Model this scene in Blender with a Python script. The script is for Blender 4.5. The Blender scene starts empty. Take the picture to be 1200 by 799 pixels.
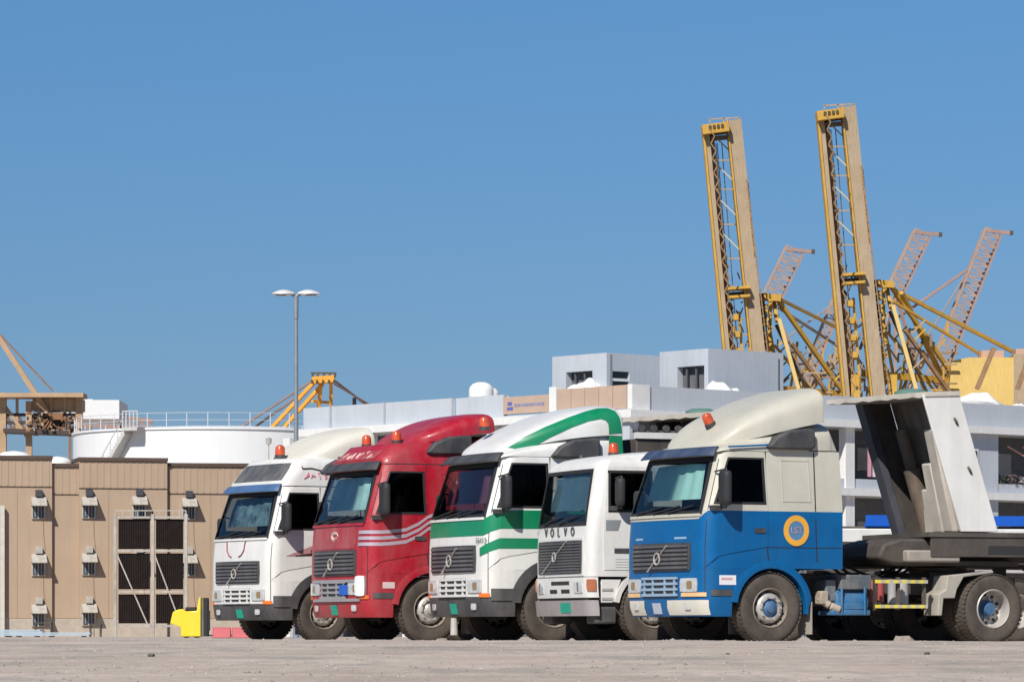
import bpy, math, random
from mathutils import Vector, Matrix, noise
R = math.radians
random.seed(7)
S = bpy.context.scene
COL = S.collection

# ------------------------------------------------------------------ camera, sky, sun, exposure
F = 4800.0            # focal length in photograph pixels (1200 wide)
HY = 742.0            # row of the horizon in the photograph
CAM_H = 0.15
cam_d = bpy.data.cameras.new('camera'); cam = bpy.data.objects.new('camera', cam_d); COL.objects.link(cam)
cam.location = (0, 0, CAM_H); cam.rotation_euler = (R(90), 0, 0)
cam_d.sensor_width = 36; cam_d.lens = 36 * F / 1200
cam_d.shift_y = (HY - 399.5) / 1200
cam_d.clip_start = 0.5; cam_d.clip_end = 20000
S.camera = cam

SUN_A, SUN_EL = -23.0, 42.0        # degrees left of the line of sight behind the camera, elevation
to_sun = Vector((math.sin(R(SUN_A)) * math.cos(R(SUN_EL)), -math.cos(R(SUN_A)) * math.cos(R(SUN_EL)), math.sin(R(SUN_EL))))
w = bpy.data.worlds.new('World'); S.world = w; w.use_nodes = True
nt = w.node_tree; nt.nodes.clear()
sky = nt.nodes.new('ShaderNodeTexSky'); sky.sky_type = 'NISHITA'; sky.sun_disc = False
sky.sun_elevation = R(SUN_EL); sky.sun_rotation = math.atan2(to_sun.x, to_sun.y)
sky.altitude = 0; sky.air_density = 1.0; sky.dust_density = 0.0; sky.ozone_density = 6.0
bg = nt.nodes.new('ShaderNodeBackground'); bg.inputs['Strength'].default_value = 0.11
tint = nt.nodes.new('ShaderNodeMix'); tint.data_type = 'RGBA'; tint.blend_type = 'MULTIPLY'
tint.inputs['Factor'].default_value = 1.0
geo = nt.nodes.new('ShaderNodeTexCoord'); sep = nt.nodes.new('ShaderNodeSeparateXYZ'); ramp = nt.nodes.new('ShaderNodeValToRGB')
ramp.color_ramp.elements[0].position = 0.0; ramp.color_ramp.elements[0].color = (0.285, 0.330, 0.480, 1)      # dusty air low over the harbour
ramp.color_ramp.elements[1].position = 0.17; ramp.color_ramp.elements[1].color = (0.368, 0.540, 0.657, 1)
nt.links.new(geo.outputs['Generated'], sep.inputs[0]); nt.links.new(sep.outputs['Z'], ramp.inputs[0]); nt.links.new(ramp.outputs[0], tint.inputs['B'])
out = nt.nodes.new('ShaderNodeOutputWorld')
nt.links.new(sky.outputs[0], tint.inputs['A']); nt.links.new(tint.outputs['Result'], bg.inputs[0]); nt.links.new(bg.outputs[0], out.inputs[0])
sd = bpy.data.lights.new('sun', 'SUN'); sd.energy = 5.0; sd.angle = R(0.5); sd.color = (1.0, 0.95, 0.87)
so = bpy.data.objects.new('sun', sd); COL.objects.link(so)
so.rotation_euler = (-to_sun).to_track_quat('-Z', 'Y').to_euler()
S.view_settings.view_transform = 'Standard'; S.view_settings.look = 'None'
S.view_settings.exposure = 0.12; S.view_settings.gamma = 1.0

# ------------------------------------------------------------------ helpers
def P(px, py, Y):
    return Vector(((px - 600) * Y / F, Y, CAM_H + (HY - py) * Y / F))

MATS = {}
def mat(name, col, rough=0.5, metal=0.0, var=0.12, scale=3.0, dust=0.0, dustcol=(0.42, 0.36, 0.28), bump=0.0, bscale=40.0, coat=0.0, spec=0.5, streak=0.0):
    if name in MATS: return MATS[name]
    m = bpy.data.materials.new(name); m.use_nodes = True; t = m.node_tree; n = t.nodes; l = t.links
    b = n['Principled BSDF']; b.inputs['Roughness'].default_value = rough; b.inputs['Metallic'].default_value = metal
    b.inputs['Specular IOR Level'].default_value = spec
    if coat: b.inputs['Coat Weight'].default_value = coat; b.inputs['Coat Roughness'].default_value = 0.08
    tc = n.new('ShaderNodeTexCoord')
    nz = n.new('ShaderNodeTexNoise'); nz.inputs['Scale'].default_value = scale; nz.inputs['Detail'].default_value = 6; nz.inputs['Roughness'].default_value = 0.65
    l.new(tc.outputs['Object'], nz.inputs['Vector'])
    rp = n.new('ShaderNodeMapRange'); rp.inputs['From Min'].default_value = 0.3; rp.inputs['From Max'].default_value = 0.7
    rp.inputs['To Min'].default_value = 1 - var; rp.inputs['To Max'].default_value = 1 + var
    l.new(nz.outputs[0], rp.inputs['Value'])
    mx = n.new('ShaderNodeVectorMath'); mx.operation = 'SCALE'; mx.inputs[0].default_value = col[:3]
    l.new(rp.outputs[0], mx.inputs['Scale'])
    last = mx.outputs[0]
    if dust > 0:
        nd = n.new('ShaderNodeTexNoise'); nd.inputs['Scale'].default_value = 2.3; nd.inputs['Detail'].default_value = 9; nd.inputs['Roughness'].default_value = 0.7
        mp = n.new('ShaderNodeMapping'); mp.inputs['Scale'].default_value = (1, 1, 0.45)
        l.new(tc.outputs['Object'], mp.inputs[0]); l.new(mp.outputs[0], nd.inputs['Vector'])
        dr = n.new('ShaderNodeMapRange'); dr.inputs['From Min'].default_value = 0.38; dr.inputs['From Max'].default_value = 0.72
        dr.inputs['To Max'].default_value = dust
        l.new(nd.outputs[0], dr.inputs['Value'])
        dm = n.new('ShaderNodeMix'); dm.data_type = 'RGBA'; dm.inputs['B'].default_value = (*dustcol, 1)
        l.new(dr.outputs[0], dm.inputs['Factor']); l.new(last, dm.inputs['A']); last = dm.outputs['Result']
        rr = n.new('ShaderNodeMapRange'); rr.inputs['To Min'].default_value = rough; rr.inputs['To Max'].default_value = min(1, rough + 0.45)
        l.new(dr.outputs[0], rr.inputs['Value']); l.new(rr.outputs[0], b.inputs['Roughness'])
    if streak > 0:
        ns = n.new('ShaderNodeTexNoise'); ns.inputs['Scale'].default_value = 1.0; ns.inputs['Detail'].default_value = 5
        ms = n.new('ShaderNodeMapping'); ms.inputs['Scale'].default_value = (6, 6, 0.35)
        l.new(tc.outputs['Object'], ms.inputs[0]); l.new(ms.outputs[0], ns.inputs['Vector'])
        sr = n.new('ShaderNodeMapRange'); sr.inputs['From Min'].default_value = 0.5; sr.inputs['From Max'].default_value = 0.75; sr.inputs['To Max'].default_value = streak
        l.new(ns.outputs[0], sr.inputs['Value'])
        sm = n.new('ShaderNodeMix'); sm.data_type = 'RGBA'; sm.inputs['B'].default_value = (0.12, 0.075, 0.045, 1)
        l.new(sr.outputs[0], sm.inputs['Factor']); l.new(last, sm.inputs['A']); last = sm.outputs['Result']
    l.new(last, b.inputs['Base Color'])
    if bump > 0:
        nb = n.new('ShaderNodeTexNoise'); nb.inputs['Scale'].default_value = bscale; nb.inputs['Detail'].default_value = 5
        l.new(tc.outputs['Object'], nb.inputs['Vector'])
        bp = n.new('ShaderNodeBump'); bp.inputs['Strength'].default_value = bump; bp.inputs['Distance'].default_value = 0.02
        l.new(nb.outputs[0], bp.inputs['Height']); l.new(bp.outputs[0], b.inputs['Normal'])
    MATS[name] = m
    return m

def glass(name, tintc=(0.25, 0.33, 0.34), refl=0.06, ior=1.5):
    if name in MATS: return MATS[name]
    m = bpy.data.materials.new(name); m.use_nodes = True; t = m.node_tree; n = t.nodes; l = t.links; n.clear()
    o = n.new('ShaderNodeOutputMaterial'); tr = n.new('ShaderNodeBsdfTransparent'); tr.inputs[0].default_value = (*tintc, 1)
    g = n.new('ShaderNodeBsdfGlossy'); g.inputs['Roughness'].default_value = 0.04
    fr = n.new('ShaderNodeFresnel'); fr.inputs[0].default_value = ior
    ad = n.new('ShaderNodeMath'); ad.operation = 'ADD'; ad.inputs[1].default_value = refl
    mx = n.new('ShaderNodeMixShader')
    nz = n.new('ShaderNodeTexNoise'); nz.inputs['Scale'].default_value = 1.5
    bp = n.new('ShaderNodeBump'); bp.inputs['Strength'].default_value = 0.1; bp.inputs['Distance'].default_value = 0.03
    l.new(nz.outputs[0], bp.inputs['Height']); l.new(bp.outputs[0], g.inputs['Normal'])
    l.new(fr.outputs[0], ad.inputs[0]); l.new(ad.outputs[0], mx.inputs[0]); l.new(tr.outputs[0], mx.inputs[1]); l.new(g.outputs[0], mx.inputs[2])
    l.new(mx.outputs[0], o.inputs[0])
    MATS[name] = m
    return m

def link(name, me, parent=None):
    o = bpy.data.objects.new(name, me); COL.objects.link(o)
    if parent is not None: o.parent = parent
    return o
def tag(o, label=None, cat=None, group=None, kind=None):
    if label: o['label'] = label
    if cat: o['category'] = cat
    if group: o['group'] = group
    if kind: o['kind'] = kind
    return o
def empty(name, loc=(0, 0, 0), rz=0.0):
    o = bpy.data.objects.new(name, None); COL.objects.link(o); o.location = loc; o.rotation_euler = (0, 0, rz); o.empty_display_size = 0.3
    return o
def instance(src, parent, loc=None, rot=None):
    c = src.copy(); COL.objects.link(c); c.parent = parent
    if loc is not None: c.location = loc
    if rot is not None: c.rotation_euler = rot
    return c
def copy_tree(o, parent=None):
    c = o.copy(); COL.objects.link(c); c.parent = parent
    for ch in list(o.children): copy_tree(ch, c)
    return c

class MB:
    def __init__(s): s.v = []; s.f = []; s.m = []
    def add(s, vs, fs, m=0):
        b = len(s.v); s.v += [tuple(x) for x in vs]
        s.f += [tuple(b + i for i in f) for f in fs]; s.m += [m] * len(fs); return s
    def box(s, c, d, m=0, rot=None):
        hx, hy, hz = d[0] / 2, d[1] / 2, d[2] / 2
        vs = [Vector((x, y, z)) for x in (-hx, hx) for y in (-hy, hy) for z in (-hz, hz)]
        if rot is not None: vs = [rot @ q for q in vs]
        vs = [q + Vector(c) for q in vs]
        return s.add(vs, [(0, 1, 3, 2), (4, 6, 7, 5), (0, 4, 5, 1), (2, 3, 7, 6), (0, 2, 6, 4), (1, 5, 7, 3)], m)
    def bb(s, x0, x1, y0, y1, z0, z1, m=0):
        return s.box(((x0 + x1) / 2, (y0 + y1) / 2, (z0 + z1) / 2), (abs(x1 - x0), abs(y1 - y0), abs(z1 - z0)), m)
    def beam(s, p, q, wd, hd, m=0, up=(0, 0, 1)):
        p = Vector(p); q = Vector(q); d = (q - p); L = d.length
        if L < 1e-6: return s
        d.normalize(); u = Vector(up)
        if abs(d.dot(u)) > 0.98: u = Vector((0, 1, 0))
        a = d.cross(u).normalized(); b = a.cross(d).normalized()
        M = Matrix((a, d, b)).transposed()
        return s.box((p + q) / 2, (wd, L, hd), m, M)
    def tube(s, p, q, r0, r1=None, n=12, m=0, cap=True):
        r1 = r0 if r1 is None else r1
        p = Vector(p); q = Vector(q); d = (q - p).normalized(); u = Vector((0, 0, 1))
        if abs(d.dot(u)) > 0.98: u = Vector((0, 1, 0))
        a = d.cross(u).normalized(); b = a.cross(d)
        vs = []
        for c, r in ((p, r0), (q, r1)):
            vs += [c + a * (r * math.cos(2 * math.pi * i / n)) + b * (r * math.sin(2 * math.pi * i / n)) for i in range(n)]
        fs = [(i, (i + 1) % n, n + (i + 1) % n, n + i) for i in range(n)]
        if cap: fs += [tuple(range(n))[::-1], tuple(range(n, 2 * n))]
        return s.add(vs, fs, m)
    def path(s, pts, r, n=8, m=0):
        for a, b in zip(pts[:-1], pts[1:]): s.tube(a, b, r, r, n, m)
        return s
    def lathe(s, prof, c=(0, 0, 0), axis='z', n=24, m=0):
        vs = []; c = Vector(c)
        for r, h in prof:
            for i in range(n):
                a = 2 * math.pi * i / n; x, y = r * math.cos(a), r * math.sin(a)
                vs.append(c + (Vector((x, y, h)) if axis == 'z' else Vector((x, h, y)) if axis == 'y' else Vector((h, x, y))))
        fs = [(k * n + i, k * n + (i + 1) % n, (k + 1) * n + (i + 1) % n, (k + 1) * n + i) for k in range(len(prof) - 1) for i in range(n)]
        return s.add(vs, fs, m)
    def rings(s, rs, closed=True, cap=True, m=0):
        n = len(rs[0]); vs = [q for r in rs for q in r]; fs = []
        for k in range(len(rs) - 1):
            for i in range(n if closed else n - 1):
                fs.append((k * n + i, k * n + (i + 1) % n, (k + 1) * n + (i + 1) % n, (k + 1) * n + i))
        if cap: fs += [tuple(range(n))[::-1], tuple(range((len(rs) - 1) * n, len(rs) * n))]
        return s.add(vs, fs, m)
    def prism(s, poly, y0, y1, m=0, axis='y'):
        n = len(poly)
        mk = (lambda a, b, y: (a, y, b)) if axis == 'y' else (lambda a, b, y: (y, a, b)) if axis == 'x' else (lambda a, b, y: (a, b, y))
        vs = [mk(a, b, y0) for a, b in poly] + [mk(a, b, y1) for a, b in poly]
        fs = [(i, (i + 1) % n, n + (i + 1) % n, n + i) for i in range(n)] + [tuple(range(n))[::-1], tuple(range(n, 2 * n))]
        return s.add(vs, fs, m)
    def grid(s, fn, nu, nv, m=0):
        vs = [fn(i / nu, j / nv) for j in range(nv + 1) for i in range(nu + 1)]
        fs = [(j * (nu + 1) + i, j * (nu + 1) + i + 1, (j + 1) * (nu + 1) + i + 1, (j + 1) * (nu + 1) + i) for j in range(nv) for i in range(nu)]
        return s.add(vs, fs, m)
    def build(s, name, mats, parent=None, smooth=True, bevel=0.0, angle=35):
        me = bpy.data.meshes.new(name); me.from_pydata(s.v, [], s.f)
        if not isinstance(mats, (list, tuple)): mats = [mats]
        for mm in mats: me.materials.append(mm)
        if len(mats) > 1: me.polygons.foreach_set('material_index', s.m)
        import bmesh
        bm = bmesh.new(); bm.from_mesh(me); bmesh.ops.remove_doubles(bm, verts=bm.verts, dist=1e-5)
        bmesh.ops.recalc_face_normals(bm, faces=bm.faces); bm.to_mesh(me); bm.free()
        if smooth: me.shade_smooth(); me.set_sharp_from_angle(angle=R(angle))
        me.update()
        o = link(name, me, parent)
        if bevel > 0:
            b = o.modifiers.new('bevel', 'BEVEL'); b.width = bevel; b.segments = 2; b.limit_method = 'ANGLE'; b.angle_limit = R(40)
        return o

def text_mesh(txt, size, depth=0.004):
    cu = bpy.data.curves.new('lettering', 'FONT'); cu.body = txt; cu.size = size; cu.extrude = depth; cu.align_x = 'CENTER'; cu.align_y = 'CENTER'; cu.resolution_u = 2
    o = bpy.data.objects.new('lettering', cu); dg = bpy.context.evaluated_depsgraph_get()
    COL.objects.link(o); dg.update()
    me = bpy.data.meshes.new_from_object(o.evaluated_get(dg)); bpy.data.objects.remove(o); bpy.data.curves.remove(cu)
    return me

def lerp(a, b, t): return a + (b - a) * t
def interp(tab, x):
    if x <= tab[0][0]: return tab[0][1]
    for (a, b), (c, d) in zip(tab[:-1], tab[1:]):
        if x <= c: return lerp(b, d, (x - a) / (c - a))
    return tab[-1][1]

# ------------------------------------------------------------------ materials
M_ground = None
M_tyre = mat('tyre_rubber', (0.06, 0.05, 0.042), 0.9, var=0.3, scale=6, dust=0.5, dustcol=(0.17, 0.135, 0.105), bump=0.2)
M_rim = mat('wheel_steel', (0.50, 0.48, 0.45), 0.45, 0.3, var=0.2, dust=0.5, dustcol=(0.2, 0.15, 0.11))
M_mirror = mat('mirror_housing', (0.022, 0.023, 0.026), 0.6, dust=0.15, dustcol=(0.1, 0.1, 0.1), spec=.3)
M_dark = mat('black_plastic', (0.035, 0.037, 0.042), 0.55, dust=0.45, dustcol=(0.20, 0.18, 0.16))
M_visor = mat('smoked_visor', (0.035, 0.038, 0.043), 0.5, dust=0.5, dustcol=(0.13, 0.13, 0.13), spec=.3)
M_visorblue = mat('dark_blue_visor', (0.025, 0.045, 0.095), 0.45, dust=0.5, dustcol=(0.13, 0.15, 0.19), spec=.3)
M_chassis = mat('chassis_steel', (0.045, 0.042, 0.040), 0.7, var=0.4, dust=0.6, dustcol=(0.17, 0.14, 0.11))
M_chrome = mat('bright_metal', (0.6, 0.6, 0.6), 0.25, 0.9, var=0.1)
M_lamp = mat('lamp_lens', (0.62, 0.64, 0.64), 0.12, 0.3, var=0.2, scale=12)
M_orange = mat('amber_lens', (0.75, 0.16, 0.02), 0.25, var=0.15)
M_beacon = mat('beacon_orange', (0.55, 0.085, 0.03), 0.3, var=0.3, scale=9)
M_plate = mat('green_plate', (0.0, 0.30, 0.20), 0.5, var=0.08)
M_plategrey = mat('grey_plate', (0.45, 0.47, 0.55), 0.5, var=0.1)
M_glass = glass('windscreen_glass', (0.80, 0.92, 0.90), 0.03)
M_sglass = glass('side_glass', (0.30, 0.33, 0.35), 0.0, 1.18)
M_inner = mat('cab_interior', (0.035, 0.038, 0.042), 0.8)
M_rubber = mat('rubber_seal', (0.015, 0.015, 0.016), 0.7)
M_gap = mat('panel_gap', (0.02, 0.02, 0.022), 0.8)

# ------------------------------------------------------------------ ground
PROF = [(0, -1.2), (10, -0.42), (15, -0.16), (18, -0.085), (22, -0.035), (28, 0.02), (34, 0.062), (40, 0.083), (43, 0.078), (48, 0.03), (53, 0.0), (60, 0.0), (5000, 0.0)]
def ground_z(x, y):
    z = interp(PROF, y)
    if y < 54:
        k = max(0, min(1, (54 - y) / 6.0))
        s = max(0.25, min(1.0, y / 40))
        z += k * s * (0.010 * noise.noise(Vector((x * 0.9, y * 0.35, 0))) + 0.006 * noise.noise(Vector((x * 4, y * 2, 3))))
        if y > 30: z += 0.018 * k * max(-1, min(1, -x / 5.0)) * (y - 30) / 10 * 0.6
        if y < 30: z += (30 - y) / 12 * (0.006 * noise.noise(Vector((x * 7, y * 3.5, 11))) + 0.004 * noise.noise(Vector((x * 2.2, y * 1.5, 2))))
        if y < 36: z += 0.004 * noise.noise(Vector((x * 14, y * 9, 7)))
    elif y < 100:
        z += 0.008 * noise.noise(Vector((x * 0.8, y * 0.5, 0)))
    return z
def build_ground():
    ys = [-60, -30, -10, 0, 4, 8]
    y = 10
    while y < 52: ys.append(y); y += 0.10 + (y - 10) * 0.003
    while y < 130: ys.append(y); y += 1.0
    while y < 9000: ys.append(y); y *= 1.12
    nc = 150; vs = []; fs = []
    for y in ys:
        W = max(60, y * 1.1)
        for i in range(-nc, nc + 1):
            u = i / nc; x = W * (0.13 * u + 0.87 * u ** 3)
            vs.append((x, y, ground_z(x, y)))
    n = 2 * nc + 1
    for j in range(len(ys) - 1):
        for i in range(n - 1): fs.append((j * n + i, j * n + i + 1, (j + 1) * n + i + 1, (j + 1) * n + i))
    m = bpy.data.materials.new('dusty_gravel'); m.use_nodes = True; t = m.node_tree; nn = t.nodes; l = t.links; b = nn['Principled BSDF']
    b.inputs['Roughness'].default_value = 0.95; b.inputs['Specular IOR Level'].default_value = 0.2
    tc = nn.new('ShaderNodeTexCoord')
    def nz(sc, det, mp=None):
        q = nn.new('ShaderNodeTexNoise'); q.inputs['Scale'].default_value = sc; q.inputs['Detail'].default_value = det; q.inputs['Roughness'].default_value = 0.7
        if mp:
            k = nn.new('ShaderNodeMapping'); k.inputs['Scale'].default_value = mp; l.new(tc.outputs['Object'], k.inputs[0]); l.new(k.outputs[0], q.inputs['Vector'])
        else: l.new(tc.outputs['Object'], q.inputs['Vector'])
        return q
    a = nz(1.0, 8, (0.5, 0.28, 1)); c = nz(9.0, 8); d = nz(55.0, 4)
    r1 = nn.new('ShaderNodeValToRGB'); e = r1.color_ramp.elements
    e[0].position = 0.30; e[0].color = (0.355, 0.292, 0.242, 1); e[1].position = 0.72; e[1].color = (0.53, 0.448, 0.378, 1)
    l.new(a.outputs[0], r1.inputs[0])
    mr = nn.new('ShaderNodeMapRange'); mr.inputs['From Min'].default_value = 0.3; mr.inputs['From Max'].default_value = 0.7; mr.inputs['To Min'].default_value = 0.80; mr.inputs['To Max'].default_value = 1.18
    l.new(c.outputs[0], mr.inputs[0])
    mr2 = nn.new('ShaderNodeMapRange'); mr2.inputs['From Min'].default_value = 0.3; mr2.inputs['From Max'].default_value = 0.7; mr2.inputs['To Min'].default_value = 0.85; mr2.inputs['To Max'].default_value = 1.15
    l.new(d.outputs[0], mr2.inputs[0])
    mu = nn.new('ShaderNodeMath'); mu.operation = 'MULTIPLY'; l.new(mr.outputs[0], mu.inputs[0]); l.new(mr2.outputs[0], mu.inputs[1])
    g1 = nz(1.0, 9, (0.9, 0.22, 1)); g2 = nn.new('ShaderNodeMapRange'); g2.inputs['From Min'].default_value = 0.50; g2.inputs['From Max'].default_value = 0.62; g2.inputs['To Max'].default_value = 0.75
    l.new(g1.outputs[0], g2.inputs[0]); gm = nn.new('ShaderNodeMix'); gm.data_type = 'RGBA'; gm.inputs['B'].default_value = (0.27, 0.25, 0.225, 1); l.new(g2.outputs[0], gm.inputs['Factor']); l.new(r1.outputs[0], gm.inputs['A'])
    wv = nn.new('ShaderNodeTexWave'); wv.bands_direction = 'Y'; wv.inputs['Scale'].default_value = 0.16; wv.inputs['Distortion'].default_value = 4; wv.inputs['Detail'].default_value = 4; wv.inputs['Detail Scale'].default_value = 0.5; l.new(tc.outputs['Object'], wv.inputs['Vector'])
    w2 = nn.new('ShaderNodeMapRange'); w2.inputs['From Min'].default_value = 0.75; w2.inputs['From Max'].default_value = 1.0; w2.inputs['To Max'].default_value = 0.35; l.new(wv.outputs['Fac'], w2.inputs[0])
    gm2 = nn.new('ShaderNodeMix'); gm2.data_type = 'RGBA'; gm2.inputs['B'].default_value = (0.55, 0.47, 0.40, 1); l.new(w2.outputs[0], gm2.inputs['Factor']); l.new(gm.outputs['Result'], gm2.inputs['A'])
    sc = nn.new('ShaderNodeVectorMath'); sc.operation = 'SCALE'; l.new(gm2.outputs['Result'], sc.inputs[0]); l.new(mu.outputs[0], sc.inputs['Scale'])
    l.new(sc.outputs[0], b.inputs['Base Color'])
    bp = nn.new('ShaderNodeBump'); bp.inputs['Strength'].default_value = 0.35; bp.inputs['Distance'].default_value = 0.015
    l.new(d.outputs[0], bp.inputs['Height']); l.new(bp.outputs[0], b.inputs['Normal'])
    me = bpy.data.meshes.new('ground'); me.from_pydata(vs, [], fs); me.materials.append(m); me.shade_smooth()
    o = link('ground', me); tag(o, 'dusty beige gravel yard', None, kind='structure'); return m
M_ground = build_ground()

def rock(r, seed, flat=0.6):
    rnd = random.Random(seed); vs = []; mb = MB()
    rings = []
    for k in range(1, 4):
        th = math.pi * k / 4; rings.append([Vector((math.sin(th) * math.cos(2 * math.pi * i / 7), math.sin(th) * math.sin(2 * math.pi * i / 7), math.cos(th) * flat)) * r * rnd.uniform(0.78, 1.2) for i in range(7)])
    mb.rings(rings); return mb
def build_gravel():
    M = mat('gravel_stone', (0.29, 0.255, 0.22), 0.95, var=0.6, scale=2.5)
    rnd = random.Random(3); mb = MB()
    for k in range(9000):
        y = 14 + 31 * rnd.random() ** 1.8; x = rnd.uniform(-0.135, 0.135) * y
        if noise.noise(Vector((x * 0.7, y * 0.25, 5))) < -0.12 and rnd.random() < 0.7: continue
        r = 0.004 + 0.011 * rnd.random() ** 4
        z = ground_z(x, y) + r * 0.15
        a = rnd.random() * 6.28
        vs = [(x + r * rnd.uniform(.7, 1.3) * math.cos(a + i * 1.57), y + r * rnd.uniform(.7, 1.3) * math.sin(a + i * 1.57), z) for i in range(4)] + [(x + rnd.uniform(-.3, .3) * r, y, z + r * rnd.uniform(.5, .9))]
        mb.add(vs, [(0, 1, 4), (1, 2, 4), (2, 3, 4), (3, 0, 4)])
    o = mb.build('gravel', M, smooth=False); tag(o, 'small loose stones scattered over the dusty yard', kind='stuff')
build_gravel()
M_stone = mat('yard_stone', (0.27, 0.23, 0.19), 0.95, var=0.3, scale=14, bump=0.4)
M_stone_d = mat('dark_yard_stone', (0.085, 0.075, 0.065), 0.95, var=0.3, scale=14, bump=0.4)
for (px, Y, r, mm, lab) in [
    (177, 26, 0.024, M_stone_d, 'dark flat stone on the gravel below the yellow forklift'),
    (853, 27, 0.015, M_stone_d, 'dark pebble on the gravel in front of the blue truck front wheel'),
    (1086, 27, 0.022, M_stone_d, 'dark flat stone on the gravel in front of the blue truck rear wheel'),
    (857, 57.5, 0.075, M_stone, 'pale stone lying under the blue truck ahead of its front wheel'),
    (797, 57.6, 0.09, M_stone, 'brownish stone under the blue truck front bumper'),
    (966, 58.5, 0.09, M_stone, 'low stone behind the blue truck front wheel'),
    (1059, 60.5, 0.15, M_stone, 'large stone under the blue truck chassis between its axles'),
    (517, 62.5, 0.10, M_stone, 'stone in front of the green striped truck left front wheel side'),
    (402, 65.5, 0.10, M_stone, 'stone between the red truck and the leftmost white truck wheel')]:
    x = (px - 600) * Y / F
    o = rock(r, px).build('stone', mm, smooth=False); o.location = (x, Y, ground_z(x, Y) + r * 0.3); tag(o, lab, 'stone')

# ------------------------------------------------------------------ wheels (shared meshes)
def wheel_meshes(kind):
    """axis along local y, outer face towards +y; returns (tyre mesh, rim mesh)"""
    t = MB(); wd = 0.30; r = 0.525
    prof = [(0.29, -wd / 2 + .02), (0.40, -wd / 2), (0.49, -wd / 2 + .01), (r - .005, -wd / 2 + .04), (r, -wd / 4), (r, wd / 4), (r - .005, wd / 2 - .04), (0.49, wd / 2 - .01), (0.44, wd / 2 + .004), (0.40, wd / 2), (0.33, wd / 2 - .005), (0.29, wd / 2 - .02)]
    t.lathe(prof, axis='y', n=48)
    n = 48
    for i in range(n):
        a = 2 * math.pi * i / n
        for yy in (-0.10, 0.0, 0.10):
            aa = a + (0.04 if yy == 0 else 0)
            t.box(((r - .001) * math.cos(aa), yy, (r - .001) * math.sin(aa)), (0.012, 0.085, 0.05), 0, Matrix.Rotation(-aa, 3, 'Y'))
    m = MB()
    if kind == 'front':
        m.lathe([(0.30, wd / 2 - .02), (0.285, wd / 2 - .005), (0.27, wd / 2 - .03), (0.25, 0.06), (0.245, 0.03)], axis='y', n=40, m=2); m.lathe([(0.245, 0.03), (0.215, 0.115), (0.18, 0.14), (0.14, 0.145), (0.135, 0.10)], axis='y', n=40)
        for i in range(10):
            a = 2 * math.pi * i / 10
            m.tube((0.168 * math.cos(a), 0.13, 0.168 * math.sin(a)), (0.168 * math.cos(a), 0.165, 0.168 * math.sin(a)), 0.020, 0.016, 6, 0)
            a += math.pi / 10
            m.tube((0.228 * math.cos(a), 0.04, 0.228 * math.sin(a)), (0.222 * math.cos(a), 0.108, 0.222 * math.sin(a)), 0.026, 0.026, 10, 1)
    else:
        m.lathe([(0.30, wd / 2 - .02), (0.285, wd / 2 - .003), (0.272, wd / 2 - .03), (0.262, 0.0), (0.255, -0.05), (0.235, -0.075), (0.15, -0.085), (0.14, -0.08)], axis='y', n=40)
        for i in range(10):
            a = 2 * math.pi * i / 10
            m.tube((0.168 * math.cos(a), -0.09, 0.168 * math.sin(a)), (0.168 * math.cos(a), -0.04, 0.168 * math.sin(a)), 0.018, 0.015, 6, 0)
            a += math.pi / 10
            m.tube((0.215 * math.cos(a), -0.083, 0.215 * math.sin(a)), (0.215 * math.cos(a), -0.070, 0.215 * math.sin(a)), 0.026, 0.026, 10, 1)
    return t, m
WT = {}
for k in ('front', 'rear'):
    t, m = wheel_meshes(k)
    a = t.build('tyre', M_tyre); b = m.build('rim', [M_rim, M_gap, mat('rim_dusty_brown', (.20, .165, .13), .8, var=.2)]); WT[k] = (a.data, b.data)
    bpy.data.objects.remove(a); bpy.data.objects.remove(b)
HUB = {}
def hub_mesh(k, mm):
    key = (k, mm.name)
    if key not in HUB:
        h = MB()
        if k == 'front': h.lathe([(0.14, 0.10), (0.12, 0.12), (0.075, 0.145), (0.07, 0.17), (0.045, 0.18), (0.0, 0.18)], axis='y', n=20)
        else: h.lathe([(0.15, -0.085), (0.11, -0.06), (0.10, 0.03), (0.085, 0.055), (0.0, 0.06)], axis='y', n=20)
        o = h.build('hub', mm); HUB[key] = o.data; bpy.data.objects.remove(o)
    return HUB[key]
def put_wheel(parent, x, y, kind, hubm, spin=0.0, side=1):
    wname = 'front_wheel' if kind == 'front' else 'rear_wheel'
    t = link(wname, WT[kind][0], parent); t.location = (x, y, 0.522); t.rotation_euler = (0, spin, 0 if side > 0 else math.pi)
    link('rim', WT[kind][1], t); link('hub', hub_mesh(kind, hubm), t)
    return t

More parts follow.
